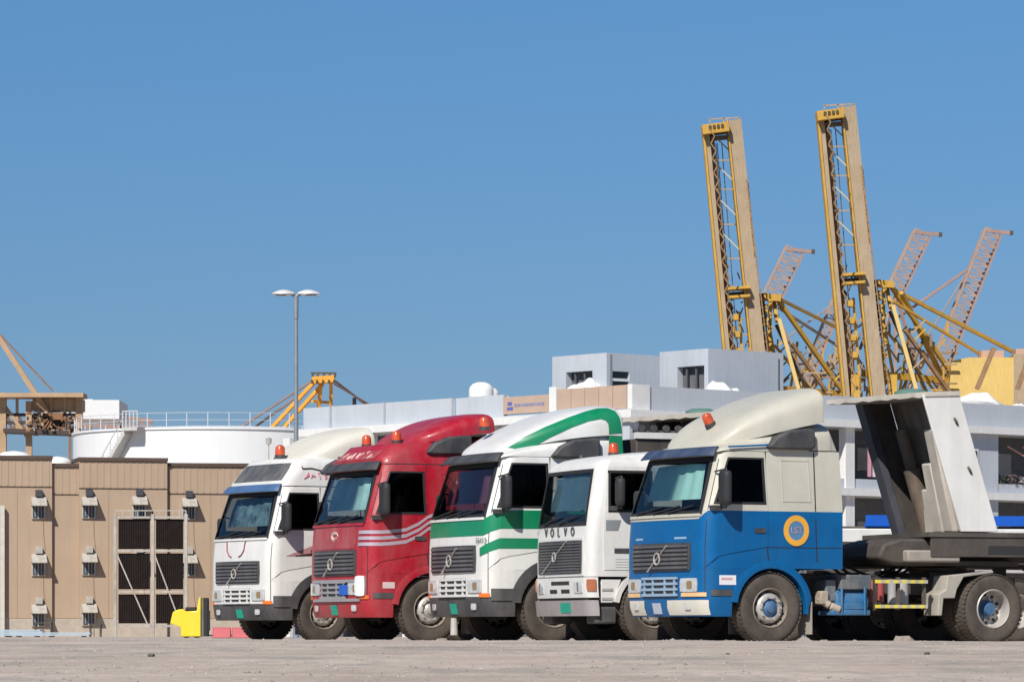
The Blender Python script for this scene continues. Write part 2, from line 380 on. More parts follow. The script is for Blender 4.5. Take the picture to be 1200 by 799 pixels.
# ------------------------------------------------------------------ cab surface
class Cab:
    """plan outline of the cab as a function of height; p: 0 = front centre, 1..2 = corner, 2..3 = side"""
    def __init__(s, xf, hw, xr, rad=0.28, bulge=0.05):
        s.xf = xf; s.hw = hw; s.xr = xr; s.rad = rad; s.bulge = bulge
    def XF(s, z): return interp(s.xf, z)
    def HW(s, z): return interp(s.hw, z)
    def pt(s, p, z, off=0.0):
        sg = -1 if p < 0 else 1; p = abs(p)
        xf, hw, r = s.XF(z), s.HW(z), s.rad
        if p <= 1:
            y = p * (hw - r); x = xf + s.bulge * (1 - p * p); nx, ny = 1.0, 2 * s.bulge * p / (hw - r)
        elif p <= 2:
            a = (p - 1) * math.pi / 2; y = hw - r + r * math.sin(a); x = xf - r + r * math.cos(a); nx, ny = math.cos(a), math.sin(a)
            k = 2 * s.bulge / (hw - r) * math.cos(a); nx, ny = nx, ny + k * 0.3
        else:
            x = lerp(xf - r, s.xr, p - 2); y = hw; nx, ny = 0.0, 1.0
        l = math.hypot(nx, ny)
        return Vector((x + off * nx / l, sg * (y + off * ny / l), z))
    def pf(s, y, z): return y / (s.HW(z) - s.rad)
    def ps(s, x, z):
        x0 = s.XF(z) - s.rad; return 2 + (x0 - x) / (x0 - s.xr)
    def q(s, kind, val, z):
        return s.pf(val, z) if kind == 'f' else s.ps(val, z) if kind == 's' else val
    def patch(s, mb, c, off, th, nu=8, nv=3, m=0, rnd=0.0, side=1):
        """c: four corners (kind, value, z): bottom-front, bottom-rear, top-rear, top-front; side=-1 mirrors"""
        cc = [(s.q(k, v, z), z) for k, v, z in c]
        def uv(u, v):
            if rnd:
                a, b = 2 * u - 1, 2 * v - 1
                a2, b2 = a * (1 - rnd * b ** 6), b * (1 - rnd * a ** 6); u, v = (a2 + 1) / 2, (b2 + 1) / 2
            zb = lerp(cc[0][1], cc[1][1], u); zt = lerp(cc[3][1], cc[2][1], u); z = lerp(zb, zt, v)
            pb = lerp(cc[0][0], cc[1][0], u); ptp = lerp(cc[3][0], cc[2][0], u)
            return lerp(pb, ptp, v) * side, z
        top = lambda u, v: s.pt(*uv(u, v), off + th)
        b0 = len(mb.v); mb.grid(top, nu, nv, m)
        if th > 0:
            n1 = nu + 1
            idx = [i for i in range(n1)] + [j * n1 + nu for j in range(1, nv + 1)] + [nv * n1 + i for i in range(nu - 1, -1, -1)] + [j * n1 for j in range(nv - 1, 0, -1)]
            outer = [mb.v[b0 + i] for i in idx]
            inner = [s.pt(*uv((i % n1) / nu, (i // n1) / nv), off) for i in idx]
            n = len(idx); mb.add(outer + inner, [(i, (i + 1) % n, n + (i + 1) % n, n + i) for i in range(n)], m)
        return mb
    def strip(s, mb, pts, width, off, m=0, side=1, th=0.003):
        """a ribbon along (kind, value, z) points, width measured in z"""
        q = [(s.q(k, v, z), z) for k, v, z in pts]
        n = len(q) - 1
        ws = width if isinstance(width, (list, tuple)) else [width] * len(q)
        def fn(u, v):
            t = u * n; i = min(int(t + 1e-9), n - 1); f = t - i
            return s.pt(lerp(q[i][0], q[i + 1][0], f) * side, lerp(q[i][1], q[i + 1][1], f) + (v - 0.5) * lerp(ws[i], ws[i + 1], f), off + th)
        mb.grid(fn, n * 3, 1, m); return mb

def shell(cab, cols, rows, holes, matf, bottom_cut=None):
    """cols: list of functions z->p ; rows: z list ; holes: (c0,c1,r0,r1)"""
    mb = MB(); n = len(cols)
    vs = [cab.pt(c(z), z) for z in rows for c in cols]
    b = len(mb.v); mb.v += [tuple(v) for v in vs]
    for j in range(len(rows) - 1):
        for i in range(n - 1):
            if any(a <= i < bb and c <= j < d for a, bb, c, d in holes): continue
            mb.f.append((j * n + i, j * n + i + 1, (j + 1) * n + i + 1, (j + 1) * n + i)); mb.m.append(matf(0.5 * (rows[j] + rows[j + 1]), i))
    # rear wall
    for j in range(len(rows) - 1):
        if bottom_cut is not None and rows[j] < bottom_cut: continue
        mb.f.append((j * n, (j + 1) * n, (j + 1) * n + n - 1, j * n + n - 1)); mb.m.append(matf(rows[j] + .01, 0))
    # top
    k = (len(rows) - 1) * n
    mb.f.append(tuple(range(k, k + n))); mb.m.append(matf(rows[-1], 0))
    return mb

def arch_pt(sec, a, n=3.2):
    """superellipse section; a in 0..1 from left base over the top to right base"""
    x, wd, zb, zt = sec; t = a * math.pi; c, s_ = math.cos(t), math.sin(t)
    return Vector((x, wd * math.copysign(abs(c) ** (2 / n), c), zb + (zt - zb) * abs(s_) ** (2 / n)))
def sec_at(secs, x):
    xs = sorted(secs, key=lambda q: q[0])
    return (x, interp([(q[0], q[1]) for q in xs], x), interp([(q[0], q[2]) for q in xs], x), interp([(q[0], q[3]) for q in xs], x))
def arch_loft(secs, n=26, e=3.2, m=0, sub=5):
    mb = MB(); out = []
    # Catmull-Rom through the sections
    for i in range(len(secs) - 1):
        p0, p1, p2, p3 = secs[max(i - 1, 0)], secs[i], secs[i + 1], secs[min(i + 2, len(secs) - 1)]
        for k in range(sub):
            t = k / sub
            q = [0.5 * ((2 * p1[d]) + (-p0[d] + p2[d]) * t + (2 * p0[d] - 5 * p1[d] + 4 * p2[d] - p3[d]) * t * t + (-p0[d] + 3 * p1[d] - 3 * p2[d] + p3[d]) * t ** 3) for d in range(4)]
            out.append(q)
    out.append(secs[-1])
    mb.rings([[arch_pt(s_, i / n, e) for i in range(n + 1)] for s_ in out], closed=True, cap=True, m=m)
    return mb, out
def arch_side(dense, x, z, e, off=0.0):
    s_ = sec_at([tuple(q) for q in dense], x); h = (z - s_[2]) / max(1e-4, s_[3] - s_[2]); h = max(0, min(0.995, h))
    y = s_[1] * (1 - h ** e) ** (1 / e)
    return Vector((x, y + off, z + off * 0.4))

def squiggle(rnd, w_, h_, nchar, thick):
    """hand painted looking illegible stroke lettering in a (u,v) plane: list of polylines"""
    res = []; cw = w_ / nchar
    for i in range(nchar):
        x0 = -w_ / 2 + i * cw; k = rnd.randint(3, 5)
        res.append([(x0 + cw * rnd.uniform(0, 1.1), rnd.uniform(-h_ / 2, h_ / 2)) for _ in range(k)])
    return res

# ------------------------------------------------------------------ truck pieces
def chassis_parts(root, hubm, full, L=3.92, rear_y=1.03):
    c = MB()
    for sy in (-1, 1):
        c.bb(-L - 0.9, 0.95, sy * 0.38 - 0.04, sy * 0.38 + 0.04, 0.74, 1.0)
    for x in (0.6, -1.5, -2.6, -3.3, -4.2): c.bb(x - .05, x + .05, -0.34, 0.34, 0.78, 0.96)
    c.tube((0, -0.95, 0.52), (0, 0.95, 0.52), 0.055); c.tube((-L, -0.8, 0.52), (-L, 0.8, 0.52), 0.10); c.lathe([(0, -.2), (.2, -.15), (.26, 0), (.2, .15), (0, .2)], (-L, 0, .55), 'x', 16)
    c.bb(-1.2, 0.9, -0.45, 0.45, 0.55, 1.05)                      # engine and gearbox mass
    c.tube((-1.2, 0, .62), (-L, 0, .58), 0.06)
    c.build('chassis_frame', M_chassis, root, bevel=0.01)
    for sy in (-1, 1):
        put_wheel(root, 0, sy * 1.06, 'front', hubm, random.random(), sy)
        put_wheel(root, -L, sy * rear_y, 'rear', hubm, random.random(), sy)
        iw = link('inner_wheel', WT['front'][0], root); iw.location = (-L, sy * (rear_y - .33), .522)
    f = MB(); f.lathe([(0.0, 0.0), (0.42, 0.0), (0.45, 0.03), (0.45, 0.07), (0.0, 0.09)], (-L + 0.25, 0, 1.08), 'z', 24)
    f.bb(-L - .15, -L + .65, -.42, .42, 1.0, 1.08)
    f.build('fifth_wheel', M_chassis, root)
    for sy in (-1, 1):
        g = MB(); rings = []
        for k in range(13):
            a = R(15 + 150 * k / 12); ca, sa = math.cos(a), math.sin(a)
            rings.append([(-L + .60 * ca, sy * .72, .52 + .60 * sa), (-L + .60 * ca, sy * 1.2, .52 + .60 * sa), (-L + .62 * ca, sy * 1.2, .52 + .62 * sa), (-L + .62 * ca, sy * .72, .52 + .62 * sa)])
        if not full: g.rings(rings).build('rear_mudguard', M_chassis, root)

def beacon(root, pos, tilt=(0, 0, 0), sc=1.0):
    b = MB(); b.lathe([(0.0, 0), (0.085, 0), (0.085, .05), (0.07, .06)], n=16, m=1)
    b.lathe([(0.075, .05), (0.078, .09), (0.072, .17), (0.05, .20), (0, .215)], n=16, m=0)
    o = b.build('beacon', [M_beacon, M_dark], root); o.location = pos; o.rotation_euler = tilt; o.scale = (sc, sc, sc); return o

def mirror(root, x, y, z, sy, h=0.50, w_=0.21, blunt=True):
    m = MB(); d = 0.20
    if sy < 0: y -= .10; h *= .72; w_ *= .7; z -= .14; x -= .06
    rr = []
    for k, (zz, sc) in enumerate([(-h / 2, .75), (-h / 2 + .03, .95), (-h / 2 + .08, 1), (h / 2 - .08, 1), (h / 2 - .03, .95), (h / 2, .75)]):
        rr.append([Vector((x + d * sc * .5 * math.cos(a) * (1.0 if math.cos(a) > 0 else .35), sy * (y + w_ / 2 * sc * abs(math.sin(a)) ** .6 * (1 if math.sin(a) > 0 else -1)), z + zz)) for a in [2 * math.pi * i / 16 for i in range(16)]])
    m.rings(rr)
    o = m.build('mirror', M_mirror, root)
    a = MB(); a.path([(x + .02, sy * (y - .30), z + h * .5), (x, sy * y, z + h * .5 + .03), (x, sy * y, z - h * .5 - .03), (x + .05, sy * (y - .28), z - h * .5 - .02)], .014)
    a.box((x + .07, sy * (y - .22), z - h * .5 - .03), (.16, .16, .07))
    a.build('mirror_arm', M_dark, o)
    g = MB(); g.bb(x - .020, x - .017, sy * (y - w_ * .4), sy * (y + w_ * .4), z - h * .42, z + h * .42)
    g.build('mirror_glass', M_chrome, o)
    return o

def interior(root, cab, curtain_mat, zlo=1.95, ztop=2.78, seatc=None, cx=0.35, shade_y=(-0.80, 0.80)):
    i = MB()
    i.bb(-0.55, 0.80, -1.05, 1.05, 1.35, 1.42)                     # floor
    i.bb(0.62, 0.92, -1.0, 1.0, 1.55, zlo - 0.04)                  # dashboard
    i.bb(-0.62, -0.58, -1.08, 1.08, 1.4, ztop)                     # rear wall
    i.build('cab_lining', M_inner, root, bevel=0.02)
    s = MB()
    for sy in (-.55, .55):
        s.bb(-.35, .15, sy - .24, sy + .24, 1.6, 1.78); s.box((-.33, sy, 2.08), (.14, .46, .62), 0, Matrix.Rotation(R(-8), 3, 'Y')); s.box((-.38, sy, 2.47), (.10, .26, .18))
    s.build('seats', seatc or mat('seat_cloth', (0.07, 0.075, 0.085), 0.9), root, bevel=0.04)
    st = MB(); pts = [Vector((.50 + .07 * math.cos(a), .55 + .2 * math.sin(a), 2.0 + .19 * math.cos(a))) for a in [2 * math.pi * k / 16 for k in range(17)]]
    st.path(pts, .014, 6); st.path([(0.75, .55, 1.88), (.50, .55, 2.0)], .02, 6); st.build('steering_wheel', M_rubber, root)
    if curtain_mat:
        c = MB()
        def fn(u, v):
            p = lerp(-.86, .80, u); z = lerp(zlo + .17, ztop - .13 - .02 * abs(2 * u - 1) ** 3, v)
            return cab.pt(p, z, -.11 + .010 * math.sin(u * 31) + .02 * math.sin(v * 3 + u * 5))
        c.grid(fn, 60, 5); c.build('windscreen_curtain', curtain_mat, root)

def make_fh(name, label, px, Y, theta, C):
    """cab-over tractor of the rounded kind. C: dict with colours and options"""
    th = R(theta); W = Vector(((px - 600) * Y / F, Y, 0))
    sc_ = C.get('scale', 1.0); org = W - Vector((math.sin(th), -math.cos(th), 0)) * 1.2 * sc_
    root = empty(name, (org.x, org.y, C.get('z', 0.0)), math.pi + th); root.scale = (sc_, sc_, sc_); tag(root, label, 'truck', 'tractor trucks parked in a row')
    up, lo, zc = C['upper'], C['lower'], C['zc']
    top = C['top']                                # height where straight sides end
    xf = [(0.38, 1.07), (0.50, 1.13), (0.7, 1.14), (1.0, 1.14), (1.45, 1.14), (1.92, 1.10), (2.05, 1.06), (2.72, 0.85), (2.83, 0.81)]
    hw = [(0.38, 1.20), (0.6, 1.225), (1.9, 1.225), (2.1, 1.21), (2.83, 1.12)]
    if top > 2.9:
        xf += [(2.92, 0.82), (top - .12, 0.56 if top > 3.3 else 0.66), (top, 0.46 if top > 3.3 else 0.56)]; hw += [(top - .12, 1.07), (top, 0.98)]
    cab = Cab(xf, hw, -1.22, 0.25, 0.05)
    wf = lambda z: interp([(1.9, 1.66), (2.07, 1.66), (2.70, 1.80)], z)
    ws_y = 1.0   # windscreen half width in p units
    cps = lambda v: (lambda z: v)
    cs = lambda x: (lambda z: cab.ps(x, z))
    half = [cps(1.18), cps(1.36), cps(1.5), wf, lambda z: 2.0 if z < 1.95 else 2.03, cs(0.10), cs(-0.05), cs(-.62), cs(-1.18), cps(3.0)]
    front = [cps(v) for v in (-1, -.8, -.55, -.28, 0, .28, .55, .8, 1)]
    cols = [(lambda f: (lambda z: -f(z)))(f) for f in half[::-1]] + front + half
    rows = [1.10, 1.3, 1.5, 1.7, 1.9, 1.92, zc, 2.07, 2.3, 2.5, 2.68, 2.70, 2.76, 2.83]
    rows = sorted(set(round(r, 3) for r in rows))
    if top > 2.9: rows += [2.92, lerp(2.92, top - .12, .5), top - .12, top - .05, top]
    i_ws0 = 9; i_ws1 = len(cols) - 1 - 9      # p from -1.18.. to 1.18
    r = lambda z: rows.index(round(z, 3))
    h = [(i_ws0, i_ws1, r(1.92), r(2.70))]
    nL = len(cols)
    cf = nL - 1 - 6; cb = nL - 1 - 4            # columns between front window edge (index of half[4]) and half[5]
    h += [(cf, cb, r(2.07), r(2.70)), (nL - 1 - cb, nL - 1 - cf, r(2.07), r(2.70))]
    matf = lambda z, i: 1 if z < zc else 0
    sh = shell(cab, cols, rows, h, matf)
    body = sh.build('cab_body', [up, lo], root, angle=50)
    # lower front section below 1.10 : ahead of the wheel arch
    lm = MB(); lcol = [cps(v) for v in (-1, -.5, 0, .5, 1)] + [cps(1.25), cps(1.5), cps(1.75), cps(2.0), cs(0.66)]
    lcol = [(lambda f: (lambda z: -f(z)))(f) for f in lcol[:4:-1]] + lcol
    lr = [0.40, 0.47, 0.66, 0.70, 1.10]; n = len(lcol)
    vs = [cab.pt(c(z), z) for z in lr for c in lcol]; lm.v = [tuple(v) for v in vs]
    for j in range(len(lr) - 1):
        for i in range(n - 1):
            lm.f.append((j * n + i, j * n + i + 1, (j + 1) * n + i + 1, (j + 1) * n + i))
            side = i < 3 or i >= n - 4
            lm.m.append(1 if lr[j] < 0.68 else (2 if side and False else 0))
        lm.f.append((j * n, (j + 1) * n, (j + 1) * n + n - 1, j * n + n - 1)); lm.m.append(1)
    lm.f.append(tuple(range(n))); lm.m.append(1)
    lm.build('bumper', [C.get('lowpanel', lo), C['bumper']], root, angle=50)
    # roof
    zt = top
    if 'roof' in C:
        mb, dense = arch_loft(C['roof'], e=4.0); mb.build('roof', up, root, angle=40)
    if 'deflector' in C:
        de = C.get('de', 4.2); mb, dense = arch_loft(C['deflector'], e=de)
        dfl = mb.build('roof_deflector', C.get('deflmat', up), root, angle=40)
        if 'ribbon' in C:
            rb = MB(); pts = C['ribbon']
            for (a, b), (c_, d) in zip(pts[:-1], pts[1:]):
                for k in range(6):
                    t0, t1 = k / 6, (k + 1) / 6
                    o0 = (lerp(a[0], c_[0], t0), lerp(a[1], c_[1], t0)); o1 = (lerp(a[0], c_[0], t1), lerp(a[1], c_[1], t1))
                    n0 = (lerp(b[0], d[0], t0), lerp(b[1], d[1], t0)); n1 = (lerp(b[0], d[0], t1), lerp(b[1], d[1], t1))
                    rr = [[arch_side(dense, lerp(p_[0], q_[0], u), lerp(p_[1], q_[1], u), de, 0.007) for u in (0, .25, .5, .75, 1)] for p_, q_ in ((o0, n0), (o1, n1))]
                    rb.rings(rr, closed=False, cap=False)
            rb.build('green_ribbon', C['stripe'], dfl)
    # doors (both sides)
    for sd in (1, -1):
        d = MB(); K = dict(off=0.0, th=0.009, side=sd)
        x0 = 0.06
        cab.patch(d, [('c', 1.50, 1.12), ('s', x0, 1.42), ('s', x0, zc), ('c', 1.50, zc)], m=1, nu=8, nv=4, **K)
        if zc < 2.04: cab.patch(d, [('c', 1.50, zc), ('s', x0, zc), ('s', x0, 2.05), ('c', 1.50, 2.05)], m=0, nu=8, nv=2, **K)
        cab.patch(d, [('c', 1.50, 2.05), ('c', 1.66, 2.05), ('c', 1.80, 2.72), ('c', 1.54, 2.72)], m=0, nu=2, nv=4, **K)
        cab.patch(d, [('s', .12, 2.05), ('s', x0, 2.05), ('s', x0, 2.72), ('s', .12, 2.72)], m=0, nu=2, nv=4, **K)
        cab.patch(d, [('c', 1.54, 2.72), ('s', x0, 2.72), ('s', x0, 2.80), ('c', 1.55, 2.80)], m=0, nu=8, nv=1, **K)
        door = d.build('door', [up, lo], root, angle=50)
        hd = MB(); cab.patch(hd, [('s', .30, 1.62), ('s', .10, 1.62), ('s', .10, 1.69), ('s', .30, 1.69)], .011, .012, 3, 2, rnd=.1, side=sd); hd.build('door_handle', M_dark, door, angle=60)
        sg = MB(); cab.patch(sg, [('c', 1.64, 2.05), ('s', .09, 2.05), ('s', .09, 2.71), ('c', 1.79, 2.71)], -.012, .004, 10, 6, rnd=.04, side=sd)
        sg.build('side_window', M_sglass, root, angle=60)
        fr = MB()
        for a in ([('c', 1.65, 2.035), ('s', .085, 2.035), ('s', .085, 2.07), ('c', 1.66, 2.07)], [('c', 1.79, 2.695), ('s', .085, 2.695), ('s', .085, 2.722), ('c', 1.80, 2.722)],
                  [('s', .125, 2.04), ('s', .085, 2.04), ('s', .085, 2.72), ('s', .125, 2.72)], [('c', 1.64, 2.04), ('c', 1.72, 2.04), ('c', 1.85, 2.72), ('c', 1.79, 2.72)]):
            cab.patch(fr, a, .009, .005, 10, 4, side=sd)
        fr.build('window_seal', M_rubber, root, angle=60)
        # gaps around the door and sleeper
        gp = MB()
        for x in (0.045, -0.78):
            cab.patch(gp, [('s', x + .009, 1.2), ('s', x - .009, 1.2), ('s', x - .009, 2.82), ('s', x + .009, 2.82)], .0, .003, 1, 6, side=sd)
        cab.strip(gp, [('s', .05, 1.41), ('s', -1.20, 1.41)], .012, .0, side=sd)
        cab.patch(gp, [('c', 1.46, 0.75), ('c', 1.49, .75), ('c', 1.49, 2.7), ('c', 1.46, 2.7)], .0, .003, 1, 8, side=sd)
        cab.strip(gp, [('c', 1.3, 2.84), ('c', 2, 2.84), ('s', -1.20, 2.84)], .014, .0, side=sd)
        gp.build('panel_gap', M_gap, root, angle=60)
        pn = MB(); xa, xb, za, zb2 = -.20, -.68, 2.08, 2.70
        for a in ([(xa, za, xb, za + .016)], [(xa, zb2 - .016, xb, zb2)], [(xa, za, xa - .016, zb2)], [(xb + .016, za, xb, zb2)]):
            (q0, z0, q1, z1), = a
            cab.patch(pn, [('s', q0, z0), ('s', q1, z0), ('s', q1, z1), ('s', q0, z1)], 0, .007, 3, 3, side=sd)
        pn.build('pressed_panel', C['upper2'], root, angle=60)
        # wheel arch
        ar = MB(); rings = []
        ri, ro = .585, .70
        for k in range(19):
            a = R(-8 + 180 * k / 18); ca, sa = math.cos(a), math.sin(a); ro2 = ro + (.06 if C.get('archblk') else 0)
            if k < 2: ri_, ro_ = ri, ri + .06
            else: ri_, ro_ = ri, ro2
            y1 = 1.245
            rings.append([(-ri_ * ca, sd * .86, .52 + ri_ * sa), (-ri_ * ca, sd * y1, .52 + ri_ * sa), (-(ri_ + .03) * ca, sd * (y1 + .005), .52 + (ri_ + .03) * sa), (-(ro_) * ca, sd * 1.228, .52 + ro_ * sa), (-(ro_) * ca, sd * .86, .52 + ro_ * sa)])
        ar.rings(rings); ar.build('wheel_arch', C['arch'], root, angle=40)
        fl = MB(); poly = [(.70, 1.12), (.70, .60)] + [(.66 * math.cos(R(t)), .52 + .66 * math.sin(R(t))) for t in range(8, 66, 6)] + [(.2, 1.12)]; fl.prism(poly, sd * 1.19, sd * 1.222); fl.build('arch_filler', lo, root)
        mf = MB(); mf.bb(-.70, -.68, sd * .85, sd * 1.22, .14, .62); mf.build('mud_flap', mat('mud_flap_grey', (.33, .31, .28), .9, dust=.4), root)
        # entry steps
        stp = MB(); cab.patch(stp, [('c', 1.7, .70), ('s', .66, .70), ('s', .66, .79), ('c', 1.7, .79)], .0, .010, 4, 1, side=sd)
        stp.build('step_recess', M_dark, root, angle=60)
        if C.get('duct', True) :
            z0 = C.get('ductz', 2.86); dmb = MB(); prof = [(.04, z0 + .03), (.0, z0), (-.72, z0), (-.78, z0 + .05), (-.76, z0 + .29), (-.68, z0 + .32), (-.35, z0 + .29), (-.10, z0 + .18)]
            ya = C.get('ducty', 1.04); rr = [[(x_, sd * ya, z_) for x_, z_ in prof], [(x_, sd * (ya + .15), z_) for x_, z_ in prof], [(lerp(x_, -.4, .10), sd * (ya + .185), lerp(z_, z0 + .13, .18)) for x_, z_ in prof]]
            dmb.rings(rr); dmb.build('air_duct', M_dark, root, bevel=.012)
        mirror(root, .86, 1.40, 2.26, sd, h=.50, w_=.27)
    # windscreen
    g = MB(); g.grid(lambda u, v: cab.pt(lerp(-1.24, 1.24, u), lerp(1.90, 2.72, v), -.012), 16, 6); g.build('windscreen', M_glass, root, angle=60)
    fr = MB()
    for zz0, zz1 in ((1.885, 1.945), (2.66, 2.74)):
        fr.grid(lambda u, v: cab.pt(lerp(-1.26, 1.26, u), lerp(zz0, zz1, v), .007), 16, 1)
    for sd in (1, -1):
        fr.grid(lambda u, v: cab.pt(sd * lerp(1.10, 1.26, u), lerp(1.9, 2.72, v), .008), 2, 8)
    fr.build('windscreen_seal', M_rubber, root, angle=60)
    wp = MB()
    for y0, y1 in ((-.75, -.05), (-.2, .5), (.25, .85)):
        a = cab.pt(cab.pf(y0, 1.93), 1.93, .03); b = cab.pt(min(1.1, cab.pf(y1, 2.0)), 2.02, .03); wp.beam(a, b, .02, .02)
        wp.tube(a + Vector((-.02, 0, -.03)), a + Vector((.01, 0, .01)), .02)
    wp.build('wiper', M_rubber, root)
    interior(root, cab, C.get('curtain'), cx=.58)
    # cowl shelf under the windscreen, grab strip
    cw = MB(); cab.patch(cw, [('c', -1.2, 1.86), ('c', 1.2, 1.86), ('c', 1.2, 1.90), ('c', -1.2, 1.90)], .002, .018, 16, 1); cw.build('cowl_strip', C.get('cowl', up), root, angle=60)
    # visor
    if C.get('visor'):
        v = MB(); rows_ = [(2.87, -.02), (2.885, .03), (2.86, .09), (2.755, .16), (2.74, .15), (2.84, .05), (2.85, -.02)]
        pm = 1.38
        rr = [[cab.pt(lerp(-pm, pm, i / 28), z, o_ * (1 - .25 * abs(2 * i / 28 - 1) ** 6)) for i in range(29)] for z, o_ in rows_]
        v.rings(rr + [rr[0]], closed=False, cap=False)
        for e in (0, 28): v.add([q[e] for q in rr], [tuple(range(len(rr)))])
        v.build('sun_visor', C['visor'], root, angle=50)
    # grille
    gr = MB(); gw = .87
    cab.patch(gr, [('f', -gw, 1.07), ('f', gw, 1.07), ('f', gw, 1.48), ('f', -gw, 1.48)], -.0, .022, 12, 2, rnd=.02)
    grille = gr.build('grille', M_dark, root, angle=60)
    for k in range(6):
        z = 1.10 + k * .063; sl = MB(); cab.patch(sl, [('f', -gw + .05, z), ('f', gw - .05, z), ('f', gw - .05, z + .035), ('f', -gw + .05, z + .035)], .022, .020, 12, 1)
        sl.build('slat', C.get('slat', mat('grille_slat', (.10, .10, .11), .4, .3, dust=.4, dustcol=(.3, .27, .24))), grille, angle=60)
    em = MB(); a = cab.pt(-.30, 1.06, .05); b = cab.pt(.30, 1.44, .05); em.beam(a, b, .028, .012)
    c0 = cab.pt(0, 1.25, .05); pts = [c0 + Vector((0, .085 * math.cos(t), .085 * math.sin(t))) for t in [2 * math.pi * k / 14 for k in range(15)]]; em.path(pts, .014, 6)
    em.build('grille_emblem', M_rim, grille)
    # lower grille with slats
    lgm = MB(); cab.patch(lgm, [('f', -.52, .69), ('f', .52, .69), ('f', .52, .985), ('f', -.52, .985)], .002, .006, 10, 1); lg = lgm.build('lower_grille', M_dark, root, angle=60)
    for k in range(4):
        z = .70 + k * .082; sl = MB(); cab.patch(sl, [('f', -.53, z), ('f', .53, z), ('f', .53, z + .036), ('f', -.53, z + .036)], .008, .025, 10, 1); sl.build('slat', C.get('lslat', lo), lg, angle=60)
    for y in (-.18, .18, -.45, .45):
        sl = MB(); cab.patch(sl, [('f', y - .02, .70), ('f', y + .02, .70), ('f', y + .02, .98), ('f', y - .02, .98)], .008, .018, 1, 3); sl.build('grille_post', C.get('lslat', lo), lg, angle=60)
    for sd in (1, -1):
        hl = MB(); cab.patch(hl, [('f', .60, .76), ('c', 1.15, .76), ('c', 1.15, .96), ('f', .60, .96)], .0, .020, 5, 3, rnd=.05, side=sd); hl_o = hl.build('headlight', M_lamp, root, angle=60)
        hk = MB(); cab.patch(hk, [('f', .78, .80), ('f', .92, .80), ('f', .92, .92), ('f', .78, .92)], .020, .004, 3, 3, rnd=.1, side=sd); hk.build('bulb_ring', mat('amber_dark', (.25, .17, .08), .3), hl_o, angle=60)
        tr = MB(); ts = C.get('sigx', ('c', 1.0)); cab.patch(tr, [(*ts, .69), ('c', 1.55, .69), ('c', 1.55, .75), (*ts, .75)], .0, .016, 8, 1, rnd=.02, side=sd); tr.build('turn_signal', C.get('signal', M_orange), root, angle=60)
        fg = MB(); cab.patch(fg, [('f', .70, .50), ('f', .86, .50), ('f', .86, .60), ('f', .70, .60)], .0, .014, 3, 2, rnd=.1, side=sd); fg.build('fog_light', M_lamp, root, angle=60)
    pl = MB(); cab.patch(pl, [('f', C.get('platey', 0) - .12, .44), ('f', C.get('platey', 0) + .12, .44), ('f', C.get('platey', 0) + .12, .60), ('f', C.get('platey', 0) - .12, .60)], .003, .014, 2, 1)
    pl.build('number_plate', C.get('plate', M_plate), root, angle=60)
    chassis_parts(root, C['hub'], C.get('full', False))
    return root, cab

# ------------------------------------------------------------------ the five trucks
P_white = mat('white_paint', (0.68, 0.68, 0.66), 0.38, coat=.2, var=.05, scale=2, dust=.42, dustcol=(.46, .42, .36), streak=.10)
P_cream = mat('cream_paint', (0.49, 0.475, 0.40), 0.45, coat=.15, var=.06, dust=.4, dustcol=(.40, .36, .28), streak=.08)
P_blue = mat('blue_paint', (0.0, 0.095, 0.28), 0.38, coat=.08, var=.10, dust=.3, dustcol=(.025, .14, .25), spec=.3)
P_red = mat('red_paint', (0.35, 0.006, 0.020), 0.38, coat=.2, var=.12, dust=.5, dustcol=(.34, .12, .12), spec=.35)
P_reddust = mat('dusty_red_paint', (0.32, 0.03, 0.04), 0.5, coat=.1, var=.15, dust=.75, dustcol=(.36, .20, .18))
P_green = mat('green_paint', (0.0, 0.20, 0.085), 0.35, coat=.3, var=.08, dust=.12, dustcol=(.2, .3, .2))
P_ivory = mat('ivory_paint', (0.62, 0.60, 0.52), 0.45, var=.05, dust=.4, dustcol=(.45, .40, .32))
P_silver = mat('silver_stripe', (0.50, 0.42, 0.48), .35, .3, var=.08)
P_label = mat('white_sticker', (.75, .76, .78), .5, var=.05)
C_teal = mat('pale_teal_curtain', (0.46, 0.66, 0.64), .9, var=.10, scale=2)
C_mauve = mat('mauve_curtain', (0.20, 0.055, 0.10), .9, var=.2, scale=2)
C_blue = mat('dark_blue_curtain', (0.10, 0.14, 0.18), .9, var=.9, scale=5)
ROOF_LOW = [(0.82, 1.05, 2.80, 2.835), (0.70, 1.12, 2.82, 2.90), (0.30, 1.13, 2.82, 3.02), (-.30, 1.13, 2.82, 3.16), (-.85, 1.12, 2.82, 3.27), (-1.05, 1.11, 2.82, 3.29), (-1.12, 1.09, 2.82, 3.25), (-1.20, 1.08, 2.82, 2.95)]
DEF_LOW = [(0.72, .60, 2.86, 2.90), (0.60, .80, 2.90, 3.04), (0.35, .94, 2.97, 3.27), (0.0, 1.04, 3.05, 3.46), (-.45, 1.11, 3.16, 3.65), (-.88, 1.14, 3.25, 3.78), (-.95, 1.14, 3.27, 3.80)]
DEF_GREEN = [(0.78, .60, 2.86, 2.90), (0.66, .80, 2.90, 3.02), (0.38, .94, 2.97, 3.20), (0.0, 1.04, 3.05, 3.38), (-.45, 1.11, 3.12, 3.55), (-.88, 1.14, 3.16, 3.64), (-1.12, 1.14, 3.16, 3.64), (-1.17, 1.13, 3.16, 3.60)]

